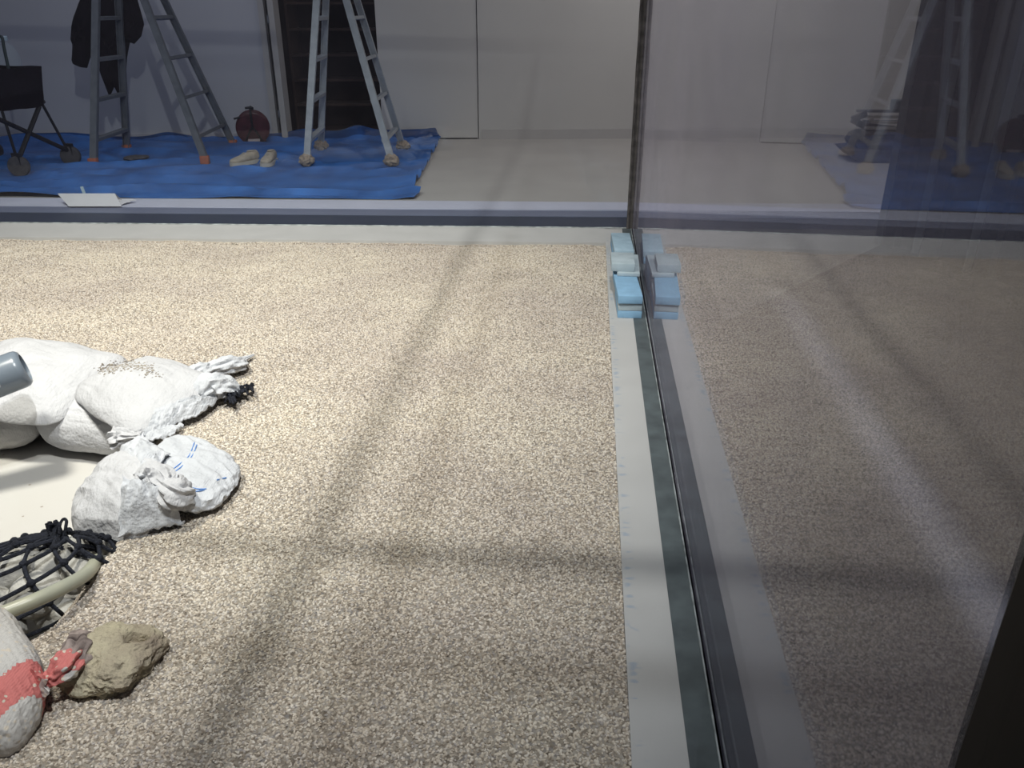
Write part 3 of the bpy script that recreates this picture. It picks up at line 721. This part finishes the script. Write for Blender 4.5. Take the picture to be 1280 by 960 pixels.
for i in range(nu + 1):
    a = []; b = []
    for j in range(nv + 1):
        t = j / nv; pr_ = redge(t); x = -7.2 + (pr_.x + 7.2) * (i / nu)
        y0 = yb(x) + .672; y1 = yw(x) - .03
        fy = (pr_.y - (yb(pr_.x) + .672)) / ((yw(pr_.x) - .03) - (yb(pr_.x) + .672))
        y = y0 + (y1 - y0) * max(0, min(1, fy * sstep(0, 1, i / nu) + t * (1 - sstep(0, 1, i / nu))))
        w = fbm((x * .6, y * 1.6, 0), 1.6, 4); rid = 1 - abs(noise.noise(Vector((x * .7, y * 2.6, 4))))
        z = .008 + .016 * max(0, w) + .045 * sstep(.84, 1, rid)
        z += .10 * sstep(.86, 1.0, t) * sstep(.62, .8, i / nu) * (.6 + .4 * noise.noise(Vector((x * 3, 0, 0)))) + .03 * sstep(.93, 1, t)
        z += .02 * sstep(.97, 1, i / nu) * (1 + noise.noise(Vector((0, y * 4, 0))))
        a.append(bm.verts.new((x, y, z))); b.append(bm.verts.new((x, y, max(.0005, z - .006))))
    top.append(a); bot.append(b)
for i in range(nu):
    for j in range(nv):
        bm.faces.new((top[i][j], top[i+1][j], top[i+1][j+1], top[i][j+1])); bm.faces.new((bot[i][j+1], bot[i+1][j+1], bot[i+1][j], bot[i][j]))
for i in range(nu):
    bm.faces.new((top[i+1][0], top[i][0], bot[i][0], bot[i+1][0])); bm.faces.new((top[i][nv], top[i+1][nv], bot[i+1][nv], bot[i][nv]))
for j in range(nv): bm.faces.new((top[nu][j+1], top[nu][j], bot[nu][j], bot[nu][j+1])); bm.faces.new((top[0][j], top[0][j+1], bot[0][j+1], bot[0][j]))
tag(link('tarpaulin', bm, M['tarp']), 'creased blue tarpaulin spread over the room floor under the two stepladders', 'tarpaulin')

# stepladders
def ladder(name, label, feet, tops, stile_m, rungs, foot_m, foot_r, zr, zt=1.95):
    cx = sum(gz(*f).x for f in feet) / 4; cy = sum(gz(*f).y for f in feet) / 4
    t = thing(name, label, 'stepladder', (cx, cy, 0), 'stepladders on the tarpaulin')
    ends = []
    foot_p = []
    for f, tp in zip(feet, tops):
        a = gz(*f); foot_p.append(a)
    for a, tp, other in zip(foot_p, tops, (1, 0, 3, 2)):
        b = gy(tp[0], 0, tp[1]); b = a + (b - a) * (zt / b.z); ends.append(b)
    lines = list(zip(foot_p, ends))
    at = lambda k, z: lines[k][0].lerp(lines[k][1], z / zt)
    for k, (a, b) in enumerate(lines):
        bm = bmesh.new(); mate = {0: 1, 1: 0, 2: 3, 3: 2}[k]; s = foot_p[mate] - foot_p[k]
        bar(bm, a + Vector((0, 0, .045)), b, .028, .052, s)
        # lipped channel edges, as on pressed aluminium stiles
        ax = (b - a).normalized(); sv = (s - ax * s.dot(ax)).normalized(); tv = ax.cross(sv)
        for e in (-1, 1): bar(bm, a + Vector((0, 0, .045)) + tv * e * .024 + sv * .012, b + tv * e * .024 + sv * .012, .036, .007, s)
        link('stile', bm, stile_m, t, False)
        bm = bmesh.new()
        if foot_r == 'tape':
            mt_ = Matrix.Translation(a + Vector((0, 0, .052)))
            bmesh.ops.create_icosphere(bm, subdivisions=4, radius=1)
            for v in bm.verts:
                d = v.co.copy(); kk = 1 + .28 * noise.noise(d * 2.4 + Vector((k * 3, 0, 0))) + .1 * noise.noise(d * 7)
                v.co = a + Vector((d.x * .062 * kk, d.y * .055 * kk, .058 + d.z * .05 * kk))
            link('taped_foot', bm, foot_m, t)
        else:
            box(bm, -.036, .036, -.028, .028, .009, .075, Matrix.Translation(a) @ Matrix.Rotation(math.atan2(s.y, s.x) + math.pi/2, 4, 'Z'), bev=.006)
            link('rubber_foot', bm, foot_m, t)
    for (i, j) in ((0, 1), (2, 3)):
        z = zr
        while z < zt - .15:
            bm = bmesh.new(); p, q = at(i, z), at(j, z); up = (lines[i][1] - lines[i][0]).normalized(); ax = (q - p).normalized(); face = ax.cross(up)
            bar(bm, p, q, .050, .026, face)
            link('rung', bm, rungs, t, False); z += .308
    bm = bmesh.new()
    for (i, j) in ((0, 2), (1, 3)): bar(bm, lines[i][1] + Vector((0, 0, -.02)), lines[j][1] + Vector((0, 0, -.02)), .05, .07, (0, 0, 1))
    bar(bm, (lines[0][1] + lines[2][1]) / 2, (lines[1][1] + lines[3][1]) / 2, .03, .03)
    link('hinge', bm, M['alu_dark'], t, False)
    return t, lines
lad1, L1 = ladder('stepladder', 'blue-grey stepladder with orange feet, a black jacket hanging inside its left legs', [(118, 209), (160, 191), (257, 206), (292, 185)], [(120, 6.93), (149, 7.22), (179, 7.02), (205, 7.42)], M['alu_dark'], M['alu_dark'], M['orange_tape'], 'rubber', .215)
lad2, L2 = ladder('stepladder', 'silver stepladder with tape-wrapped feet in front of the dark doorway', [(384, 209), (402, 190), (490, 209), (504, 190)], [(396, 7.0), (408, 7.5), (432, 7.0), (446, 7.5)], M['alu'], M['alu'], M['brown_tape'], 'tape', .215)

# jacket hanging in the first ladder
def slab(bm, outline, Y, th, seed=0, amp=.03, n=5):
    """closed garment shape: outline (pixels at depth Y) given thickness and folds."""
    pts = [gy(x, y, Y) for x, y in outline]; c = sum(pts, Vector()) / len(pts)
    dense = []
    for i in range(len(pts)):
        a, b = pts[i], pts[(i+1) % len(pts)]
        for k in range(4): dense.append(a.lerp(b, k / 4))
    rings = 7; layers = []
    for side in (-1, 1):
        L_ = []
        for r in range(rings):
            f = 1 - r / rings; off = th * math.sqrt(max(0, 1 - f**3))
            L_.append([bm.verts.new(c + (p - c) * f + Vector((0, side * off + amp * off / th * noise.noise(Vector((p.x * 14 * f, p.z * 5, seed + side))), 0))) for p in dense])
        layers.append((L_, bm.verts.new(c + Vector((0, side * th, 0)))))
    N_ = len(dense)
    for L_, cv in layers:
        for A, B in zip(L_, L_[1:]):
            for k in range(N_): bm.faces.new((A[k], A[(k+1)%N_], B[(k+1)%N_], B[k]))
        for k in range(N_): bm.faces.new((L_[-1][k], L_[-1][(k+1)%N_], cv))
    bmesh.ops.remove_doubles(bm, verts=bm.verts[:], dist=.0005)
JY = 7.36
jk = thing('jacket', 'black jacket hanging inside the left stepladder', 'jacket', tuple(gy(135, 20, JY)))
bm = bmesh.new(); slab(bm, [(112, -25), (150, -25), (172, -8), (170, 20), (163, 45), (157, 75), (155, 116), (147, 117), (144, 104), (141, 112), (137, 122), (129, 100), (121, 76), (118, 40), (112, 10)], JY, .09, 1); link('body', bm, M['black_cloth'], jk)
bm = bmesh.new(); slab(bm, [(118, -22), (106, -12), (98, 4), (90, 30), (89, 50), (92, 58), (91, 80), (100, 84), (109, 85), (113, 72), (115, 50), (119, 20)], JY - .05, .06, 2); link('sleeve', bm, M['black_cloth'], jk)
bm = bmesh.new(); slab(bm, [(150, -20), (168, -14), (174, 8), (179, 32), (177, 45), (168, 55), (159, 52), (152, 44), (150, 10)], JY - .06, .06, 3); link('sleeve', bm, M['black_cloth'], jk)

# folding wagon
w1, w2 = gz(27, 221), gz(91, 207); ex = (w2 - w1); ex.z = 0; wd = ex.length; ex.normalize(); ey = Vector((-ex.y, ex.x, 0))
if ey.x > 0: ey = -ey
ln = .86
wg = thing('folding_wagon', 'black folding wagon with a fabric tub at the left edge of the tarpaulin', 'wagon', tuple(w1 + ex * wd / 2 + ey * ln / 2))
W = lambda u, v, z: w1 + ex * (u * wd) + ey * (v * ln) + Vector((0, 0, z))
def wbox(bm, u0, u1, v0, v1, z0, z1, splay=0):
    A = [(u0, v0), (u1, v0), (u1, v1), (u0, v1)]; lo = [bm.verts.new(W(u, v, z0)) for u, v in A]
    hi = [bm.verts.new(W(u + (splay if u > .5 else -splay), v + (splay if v > .5 else -splay), z1)) for u, v in A]
    for i in range(4): j = (i + 1) % 4; bm.faces.new((lo[i], lo[j], hi[j], hi[i]))
    bm.faces.new(lo[::-1]); bm.faces.new(hi)
bm = bmesh.new()
vN = 16
for i in range(1): 
    pass
nn = 12; ring_prev = None
for (z, s) in ((.50, .0), (.56, .02), (.66, .035), (.77, .05), (.80, .055), (.80, .03), (.70, .02), (.53, .0)):
    ring = []
    for (ua, va, ub, vb) in ((-.05 - s, -.02 - s, .66 + s, -.02 - s), (.66 + s, -.02 - s, .66 + s, 1 + s), (.66 + s, 1 + s, -.05 - s, 1 + s), (-.05 - s, 1 + s, -.05 - s, -.02 - s)):
        for k in range(nn):
            u, v = ua + (ub - ua) * k / nn, va + (vb - va) * k / nn
            ring.append(bm.verts.new(W(u, v, z + .008 * noise.noise(Vector((u * 5, v * 5, z * 3)))) + ex * .01 * noise.noise(Vector((u * 9, v * 9, z * 9)))))
    if ring_prev:
        for k in range(len(ring)): bm.faces.new((ring_prev[k], ring_prev[(k+1) % len(ring)], ring[(k+1) % len(ring)], ring[k]))
    else: bm.faces.new(ring[::-1])
    ring_prev = ring
bm.faces.new(ring_prev)
link('fabric_tub', bm, M['black_cloth'], wg)
def wtube(pts, r, name='frame_tube', m='black_metal'):
    bm = bmesh.new(); tube(bm, [W(*p) for p in pts], r, 8); link(name, bm, M[m], wg)
for v in (.0, 1.0):
    wtube([(0, v, .12), (.62, v, .50)], .018); wtube([(1, v, .12), (-.18, v, .46)], .018)
    wtube([(.96, v, .14), (.68, v, .52)], .011)
    wtube([(0, v, .12), (-.05, v, .50)], .011)
wtube([(.62, 0, .52), (.72, 0, .535)], .02, 'corner_joint')
wheel_mt = []
for (u, v) in ((0, 0), (1, 0), (0, 1), (1, 1)):
    c = W(u, v, .083)
    bm = bmesh.new(); mt_ = Matrix.Translation(c) @ Vector((ey.x * .5 + ex.x * .9, ey.y * .5 + ex.y * .9, 0)).to_track_quat('Z', 'Y').to_matrix().to_4x4()
    lathe(bm, [(.02, -.03), (.062, -.026), (.075, -.024), (.080, -.014), (.080, .014), (.075, .024), (.062, .026), (.055, .016), (.02, .03)], 28, mt_)
    wh = link('wheel', bm, M['tyre'], wg)
    bm = bmesh.new(); bar(bm, c + Vector((0, 0, .01)), c + Vector((0, 0, .10)), .075, .03, ey); link('caster_fork', bm, M['black_metal'], wg, False)
bm = bmesh.new(); P = [gy(-6, 48, 6.62), gy(2, 46, 6.6), gy(5, 60, 6.58), gy(9, 78, 6.56), gy(12, 92, 6.55)]; tube(bm, smooth_path(P, 5), .012, 8)
link('pull_handle', bm, M['dark_green'], wg)
jc = gy(13, 86, 6.78)
jg = thing('water_jug', 'translucent water jug standing in the wagon tub', 'jug', (jc.x, jc.y, .56))
bm = bmesh.new(); lathe(bm, [(.085, 0), (.095, .01), (.095, .12), (.088, .135), (.095, .15), (.095, .28), (.07, .36), (.03, .40), (.03, .43)], 28, Matrix.Translation((jc.x, jc.y, .56))); link('bottle', bm, M['jug'], jg)
bm = bmesh.new(); lathe(bm, [(.034, 0), (.034, .03), (.03, .034)], 20, Matrix.Translation((jc.x, jc.y, .975))); link('cap', bm, M['tape_clear'], jg)

# cord reel
rc = gz(319, 181); rl = thing('cord_reel', 'dark red cord reel standing on the tarpaulin against the wall', 'cord reel', (rc.x, rc.y, 0))
fd = Vector((.35, -1, 0)).normalized(); rm = Matrix.Translation(Vector((rc.x, rc.y, .165))) @ fd.to_track_quat('Z', 'Y').to_matrix().to_4x4()
for s in (-1, 1):
    bm = bmesh.new(); lathe(bm, [(.02, s*.07 - .006), (.150, s*.07 - .006), (.156, s*.07), (.150, s*.07 + .006), (.13, s*.07 + .009), (.05, s*.07 + .009), (.045, s*.07 + .014), (.02, s*.07 + .014)], 40, rm); link('flange', bm, M['red_reel'], rl)
bm = bmesh.new()
for k in range(9): tube(bm, [rm @ Vector(((.118 + .006 * (k % 2)) * math.cos(a * .262), (.118 + .006 * (k % 2)) * math.sin(a * .262), -.055 + k * .0138)) for a in range(24)], .0075, 6, closed=True)
link('wound_cord', bm, M['cord'], rl)
bm = bmesh.new(); wv = Vector((0, 0, 1)).cross(fd)
Q = lambda a, b, c: Vector((rc.x, rc.y, 0)) + wv * a + fd * b + Vector((0, 0, c))
for b_ in (-.10, .10): tube(bm, smooth_path([Q(-.10, b_, .016), Q(-.05, b_, .1), Q(0, b_, .17), Q(.05, b_, .1), Q(.10, b_, .016)], 5), .009, 8)
for a_ in (-.10, .10): tube(bm, [Q(a_, -.10, .016), Q(a_, .10, .016)], .009, 8)
tube(bm, smooth_path([Q(0, .10, .17), Q(.0, .10, .30), Q(.0, .06, .345), Q(0.0, -.06, .345), Q(0, -.10, .30), Q(0, -.10, .17)], 5), .011, 8)
link('stand', bm, M['black_metal'], rl)
bm = bmesh.new(); tube(bm, smooth_path([Q(.015, .09, .335), Q(.02, .09, .355), Q(-.045, .09, .352)], 4), .011, 8); link('handle', bm, M['black_metal'], rl)
bm = bmesh.new(); tube(bm, [Q(-.10, .085, .27), Q(-.16, .09, .258)], .009, 8); link('crank', bm, M['black_metal'], rl)
bm = bmesh.new(); vs = box(bm, -.055, .055, .088, .094, .045, .068)
for v in vs: v.co = Q(v.co.x, v.co.y, v.co.z)
o = link('sticker', bm, M['label'], rl, False); o['label'] = 'pale sticker'

# shoes
def shoe(label, p, rz):
    s = thing('shoe', label, 'shoe', tuple(p), 'pair of beige shoes'); mt_ = Matrix.Translation(p + Vector((0, 0, .012))) @ Matrix.Rotation(rz, 4, 'Z')
    bm = bmesh.new(); st = [(-.13, .030, .07), (-.115, .040, .085), (-.06, .042, .080), (-.01, .042, .066), (.04, .047, .052), (.09, .047, .042), (.125, .036, .034), (.142, .015, .022)]; rings = []
    for x, w, h in st:
        rings.append([bm.verts.new(mt_ @ Vector((x, w * math.copysign(abs(math.cos(a)) ** .7, math.cos(a)), .022 + (h) * (.5 + .5 * math.sin(a)) ))) for a in [2*math.pi*k/16 for k in range(16)]])
    for A, B in zip(rings, rings[1:]):
        for k in range(16): bm.faces.new((A[k], A[(k+1)%16], B[(k+1)%16], B[k]))
    bm.faces.new(rings[0][::-1]); bm.faces.new(rings[-1]); link('upper', bm, M['shoe'], s)
    bm = bmesh.new(); pr_ = [(x, w * 1.12) for x, w, h in st]; ol = [(x, w) for x, w in pr_] + [(x, -w) for x, w in reversed(pr_)]
    lo = [bm.verts.new(mt_ @ Vector((x, y, 0))) for x, y in ol]; hi = [bm.verts.new(mt_ @ Vector((x * 1.01, y, .03))) for x, y in ol]
    bm.faces.new(lo[::-1]); bm.faces.new(hi)
    for k in range(len(ol)): j = (k+1) % len(ol); bm.faces.new((lo[k], lo[j], hi[j], hi[k]))
    link('sole', bm, M['sole'], s)
    bm = bmesh.new()
    for k in range(4): tube(bm, smooth_path([mt_ @ Vector((.0 + k * .018, y, .088 - k * .008 + (.008 if abs(y) < .01 else -.006))) for y in (-.026, 0, .026)], 3), .0035, 5)
    link('laces', bm, M['sole'], s)
    bm = bmesh.new(); lathe(bm, [(.024, 0), (.028, .004), (.024, .008)], 20, mt_ @ Matrix.Translation((-.075, 0, .098)) @ Matrix.Diagonal((1.6, 1, 1, 1))); link('opening', bm, M['shoe'], s)
shoe('beige shoe set at a slant, left one of the pair on the tarpaulin', gz(307, 207), R(-122))
shoe('beige shoe pointing straight at the glass, right one of the pair on the tarpaulin', gz(337, 207), R(-86))

# dark pad on tarp
bm = bmesh.new(); pc = gz(171, 200); bmesh.ops.create_icosphere(bm, subdivisions=4, radius=1)
for v in bm.verts:
    d = v.co; v.co = pc + Vector((d.x * .10 + .02 * d.y, d.y * .09 * (1 + .3 * noise.noise(d * 2)), .022 + d.z * .018 + .006 * noise.noise(d * 3)))
tag(link('work_glove', bm, M['grey_cloth']), 'small dark crumpled cloth lying on the tarpaulin between the legs of the left stepladder', 'cloth'); bpy.data.objects['work_glove'].name = 'crumpled_cloth'

# paper card and scrap on the pale ledge outside the back pane
lc = gz(115, 258, .012)
pcard = thing('paper_card', 'white folded paper card standing on the ledge outside the back glass', 'paper', (lc.x, lc.y, .012))
bm = bmesh.new()
A = [gz(86, 258, .014), gz(152, 258, .014)]; B = [gz(80, 246.5, .014), gz(145, 247.5, .014)]
B = [A[0] + Vector((-.09, .045, .075)), A[1] + Vector((-.06, .05, .075))]
f_ = [bm.verts.new(p) for p in (A[0], A[1], B[1], B[0])]; g_ = [bm.verts.new(p + Vector((0, .003, 0))) for p in (A[0], A[1], B[1], B[0])]
bk = [bm.verts.new(p + Vector((.01, .075, -.074))) for p in (B[1], B[0])]; bk2 = [bm.verts.new(p + Vector((.01, .079, -.074))) for p in (B[1], B[0])]
bm.faces.new(f_); bm.faces.new(g_[::-1])
for i in range(4): j = (i+1) % 4; bm.faces.new((f_[i], f_[j], g_[j], g_[i]))
bm.faces.new((g_[3], g_[2], bk[0], bk[1])); bm.faces.new((f_[2], f_[3], bk2[1], bk2[0]))
link('card', bm, M['paper'], pcard, False)
bm = bmesh.new(); tp = (B[0] + B[1]) / 2 + Vector((-.02, .0, 0)); bar(bm, tp + Vector((.01, .006, -.04)), tp + Vector((-.005, .006, .045)), .022, .002, (1, 0, 0)); link('tape_strip', bm, M['tape_clear'], pcard, False)
bm = bmesh.new(); sheet(bm, [gz(150, 253, .016), gz(161, 252.4, .016), gz(164, 253, .03), gz(147, 253.5, .03)], 10, 8, .004, 4, 3, .002)
sheet_c = gz(153, 255, .014); bm.free(); bm = bmesh.new()
sheet(bm, [sheet_c + Vector((-.06, -.03, .004)), sheet_c + Vector((.02, -.05, .004)), sheet_c + Vector((.075, .05, .02)), sheet_c + Vector((-.05, .06, .02))], 12, 10, .006, 3, 3, .002)
tag(link('paper_scrap', bm, M['paper']), 'torn white paper scrap on the ledge right of the folded card', 'paper')

# stacked equipment beyond the right pane
sb = Vector((2.52, 7.62, 0))
cr = thing('storage_crate', 'dark storage crate on a grey base on the floor beyond the right pane', 'crate', tuple(sb))
bm = bmesh.new(); prof = [(-.30, .10), (-.22, .03), (-.12, 0), (.45, 0), (.45, .11), (-.18, .11)]
def prism(bm, prof, y0, y1, o):
    a = [bm.verts.new(o + Vector((x, y0, z))) for x, z in prof]; b = [bm.verts.new(o + Vector((x, y1, z))) for x, z in prof]
    bm.faces.new(a[::-1]); bm.faces.new(b)
    for i in range(len(prof)): j = (i+1) % len(prof); bm.faces.new((a[i], a[j], b[j], b[i]))
prism(bm, prof, -.20, .2, sb); link('grey_base', bm, M['grey_cloth'], cr, False)
bm = bmesh.new(); prism(bm, [(-.20, .112), (-.23, .15), (-.20, .215), (-.14, .235), (.45, .235), (.45, .112)], -.17, .17, sb); link('tub', bm, M['crate'], cr, False)
bm = bmesh.new(); prism(bm, [(-.10, .15), (-.02, .19), (.10, .19), (.12, .15)], -.185, -.171, sb); link('handle', bm, M['grey_cloth'], cr, False)
rk = thing('folded_stand', 'folded grey metal stand of parallel bars lying on the dark crate beyond the right pane', 'stand', tuple(sb + Vector((0, 0, .237))))
for (z, x0, y, m) in ((.27, -.16, -.12, 'steel'), (.315, -.10, -.10, 'steel'), (.355, -.2, -.05, 'steel'), (.39, -.2, .05, 'alu_dark'), (.30, -.12, .08, 'alu_dark')):
    bm = bmesh.new(); vs = box(bm, x0, .45, y - .02, y + .02, z, z + .022, bev=.003)
    for v in vs: v.co += sb
    link('bar', bm, M[m], rk, False)
bm = bmesh.new()
bar(bm, sb + Vector((-.27, -.1, .345)), sb + Vector((-.06, -.1, .245)), .04, .05); bar(bm, sb + Vector((-.27, -.1, .345)), sb + Vector((-.16, -.1, .40)), .04, .05)
bar(bm, sb + Vector((-.22, -.1, .31)), sb + Vector((.2, -.1, .262)), .04, .04); link('folded_leg', bm, M['grey_cloth'], rk, False)
bm = bmesh.new(); lathe(bm, [(.012, 0), (.02, .004), (.02, .02), (.012, .024)], 16, Matrix.Translation(sb + Vector((-.13, -.15, .35))) @ Matrix.Rotation(R(90), 4, 'X')); link('knob', bm, M['steel'], rk)
bm = bmesh.new(); vs = box(bm, .08, .24, -.08, .08, .413, .50, bev=.008)
for v in vs: v.co += sb
bx = link('small_box', bm, M['dark_green']); tag(bx, 'small dark green box on top of the folded stand beyond the right pane', 'box')

# dark folding partition beyond the right pane
P0 = Vector((1.735, 4.77, 0)); dr = Vector((.30, -.60, 0)).normalized(); GP = 'dark partition panels'
names = ['leftmost, its bright edge crossing in front of the dark crate', 'second from the left', 'third from the left', 'fourth from the left, at the right edge', 'fifth, nearest to the camera']
pos = P0.copy()
for k in range(5):
    wdt = (.27, .34, .36, .4, .4)[k]; t_ = thing('partition_panel', 'dark upright partition panel beyond the right pane, ' + names[k], 'partition', tuple(pos), GP)
    nrm = Vector((dr.y, -dr.x, 0)); nrm = nrm if nrm.x < 0 else -nrm
    a, b = pos, pos + dr * wdt
    bm = bmesh.new(); bar(bm, a + Vector((0, 0, 1.2)) + nrm * .05 - Vector((0, 0, 1.2)), a + nrm * .05 + Vector((0, 0, 2.5)), .03, .05, nrm); link('edge_strip', bm, M['panel_edge'], t_, False)
    bm = bmesh.new(); p1 = a + dr * .07; bar(bm, p1 + nrm * .03, p1 + nrm * .03 + Vector((0, 0, 2.5)), .06, .085, nrm); link('stile', bm, M['panel_black'], t_, False)
    bm = bmesh.new(); m0 = (a + b) / 2; bar(bm, m0, m0 + Vector((0, 0, 2.5)), wdt - .012, .03, dr); link('board', bm, M['panel_dark'], t_, False)
    pos = pos + dr * wdt

# ------------------------------------------------------------------ light
def lamp(name, kind, loc, energy, col=(1, 1, 1), size=.1, aim=None, **kw):
    l = bpy.data.lights.new(name, kind); o = bpy.data.objects.new(name, l); COL.objects.link(o); o.location = loc; l.energy = energy; l.color = col
    if kind in ('SPOT', 'POINT'): l.shadow_soft_size = size
    else: l.size = size
    for k, v in kw.items(): setattr(l, k, v)
    if aim is not None: o.rotation_euler = (Vector(aim) - Vector(loc)).to_track_quat('-Z', 'Y').to_euler()
    return o
lamp('spot_lamp_back', 'SPOT', (-1.9, 1.75, 3.5), 720, (1, .935, .82), .25, (-2.2, 3.1, 0), spot_size=R(95), spot_blend=1.0)
HB, RX, RY = 2.6, -.2, .9      # overhead suspension rods whose crossed shadows fall on the gravel
bm = bmesh.new(); tube(bm, [(RX, -1.5, HB), (RX, 7, HB)], .016, 10); struct('trim_18', bm, M['frame'], True)
bm = bmesh.new(); tube(bm, [(-5, RY, HB + .032), (3, RY, HB + .032)], .016, 10); struct('trim_19', bm, M['frame'], True)
def from_shadow(xs, ys, lz):   # lamp spot whose shadow of the two rods falls at x=xs, y=ys
    r = lz / (lz - HB); return ((xs - RX * r) / (1 - r), (ys - RY * r) / (1 - r), lz)
lamp('spot_lamp_front', 'SPOT', from_shadow(-.66, 1.615, 4.0), 430, (1, .96, .91), .03, (-1.8, 3.2, 0), spot_size=R(86), spot_blend=1.0)
lamp('spot_lamp_side', 'SPOT', from_shadow(-.43, 1.262, 4.2), 185, (.93, .96, 1), .04, (-1.4, 2.9, 0), spot_size=R(88), spot_blend=1.0)
lamp('ceiling_lamp_room', 'AREA', (1.3, 6.9, 3.1), 42, (1, .92, .89), 2.4, (1.2, 8.0, .3))
lamp('ceiling_lamp_left', 'AREA', (-4.0, 6.3, 3.1), 19, (.86, .87, 1), 3.0, (-4, 7.2, 0))
sl = lamp('added_streak_light', 'AREA', (.95, 2.5, 2.4), 2.5, (.9, .92, 1), .03, (.95, 2.5, 0), shape='RECTANGLE', size_y=2.6, spread=R(5))  # added narrow light that draws the bright streak on the outer floor
sl.rotation_euler = (0, 0, 0)
w = bpy.data.worlds.new('world'); sc.world = w; w.use_nodes = True
w.node_tree.nodes['Background'].inputs[0].default_value = (.80, .80, 1.0, 1); w.node_tree.nodes['Background'].inputs[1].default_value = .045
sc.view_settings.view_transform = 'Standard'; sc.view_settings.look = 'None'; sc.view_settings.gamma = 1; sc.view_settings.exposure = .28; sc.view_settings.use_curve_mapping = False
sc.cycles.transparent_max_bounces = 24; sc.cycles.max_bounces = 8; sc.cycles.sample_clamp_indirect = 4
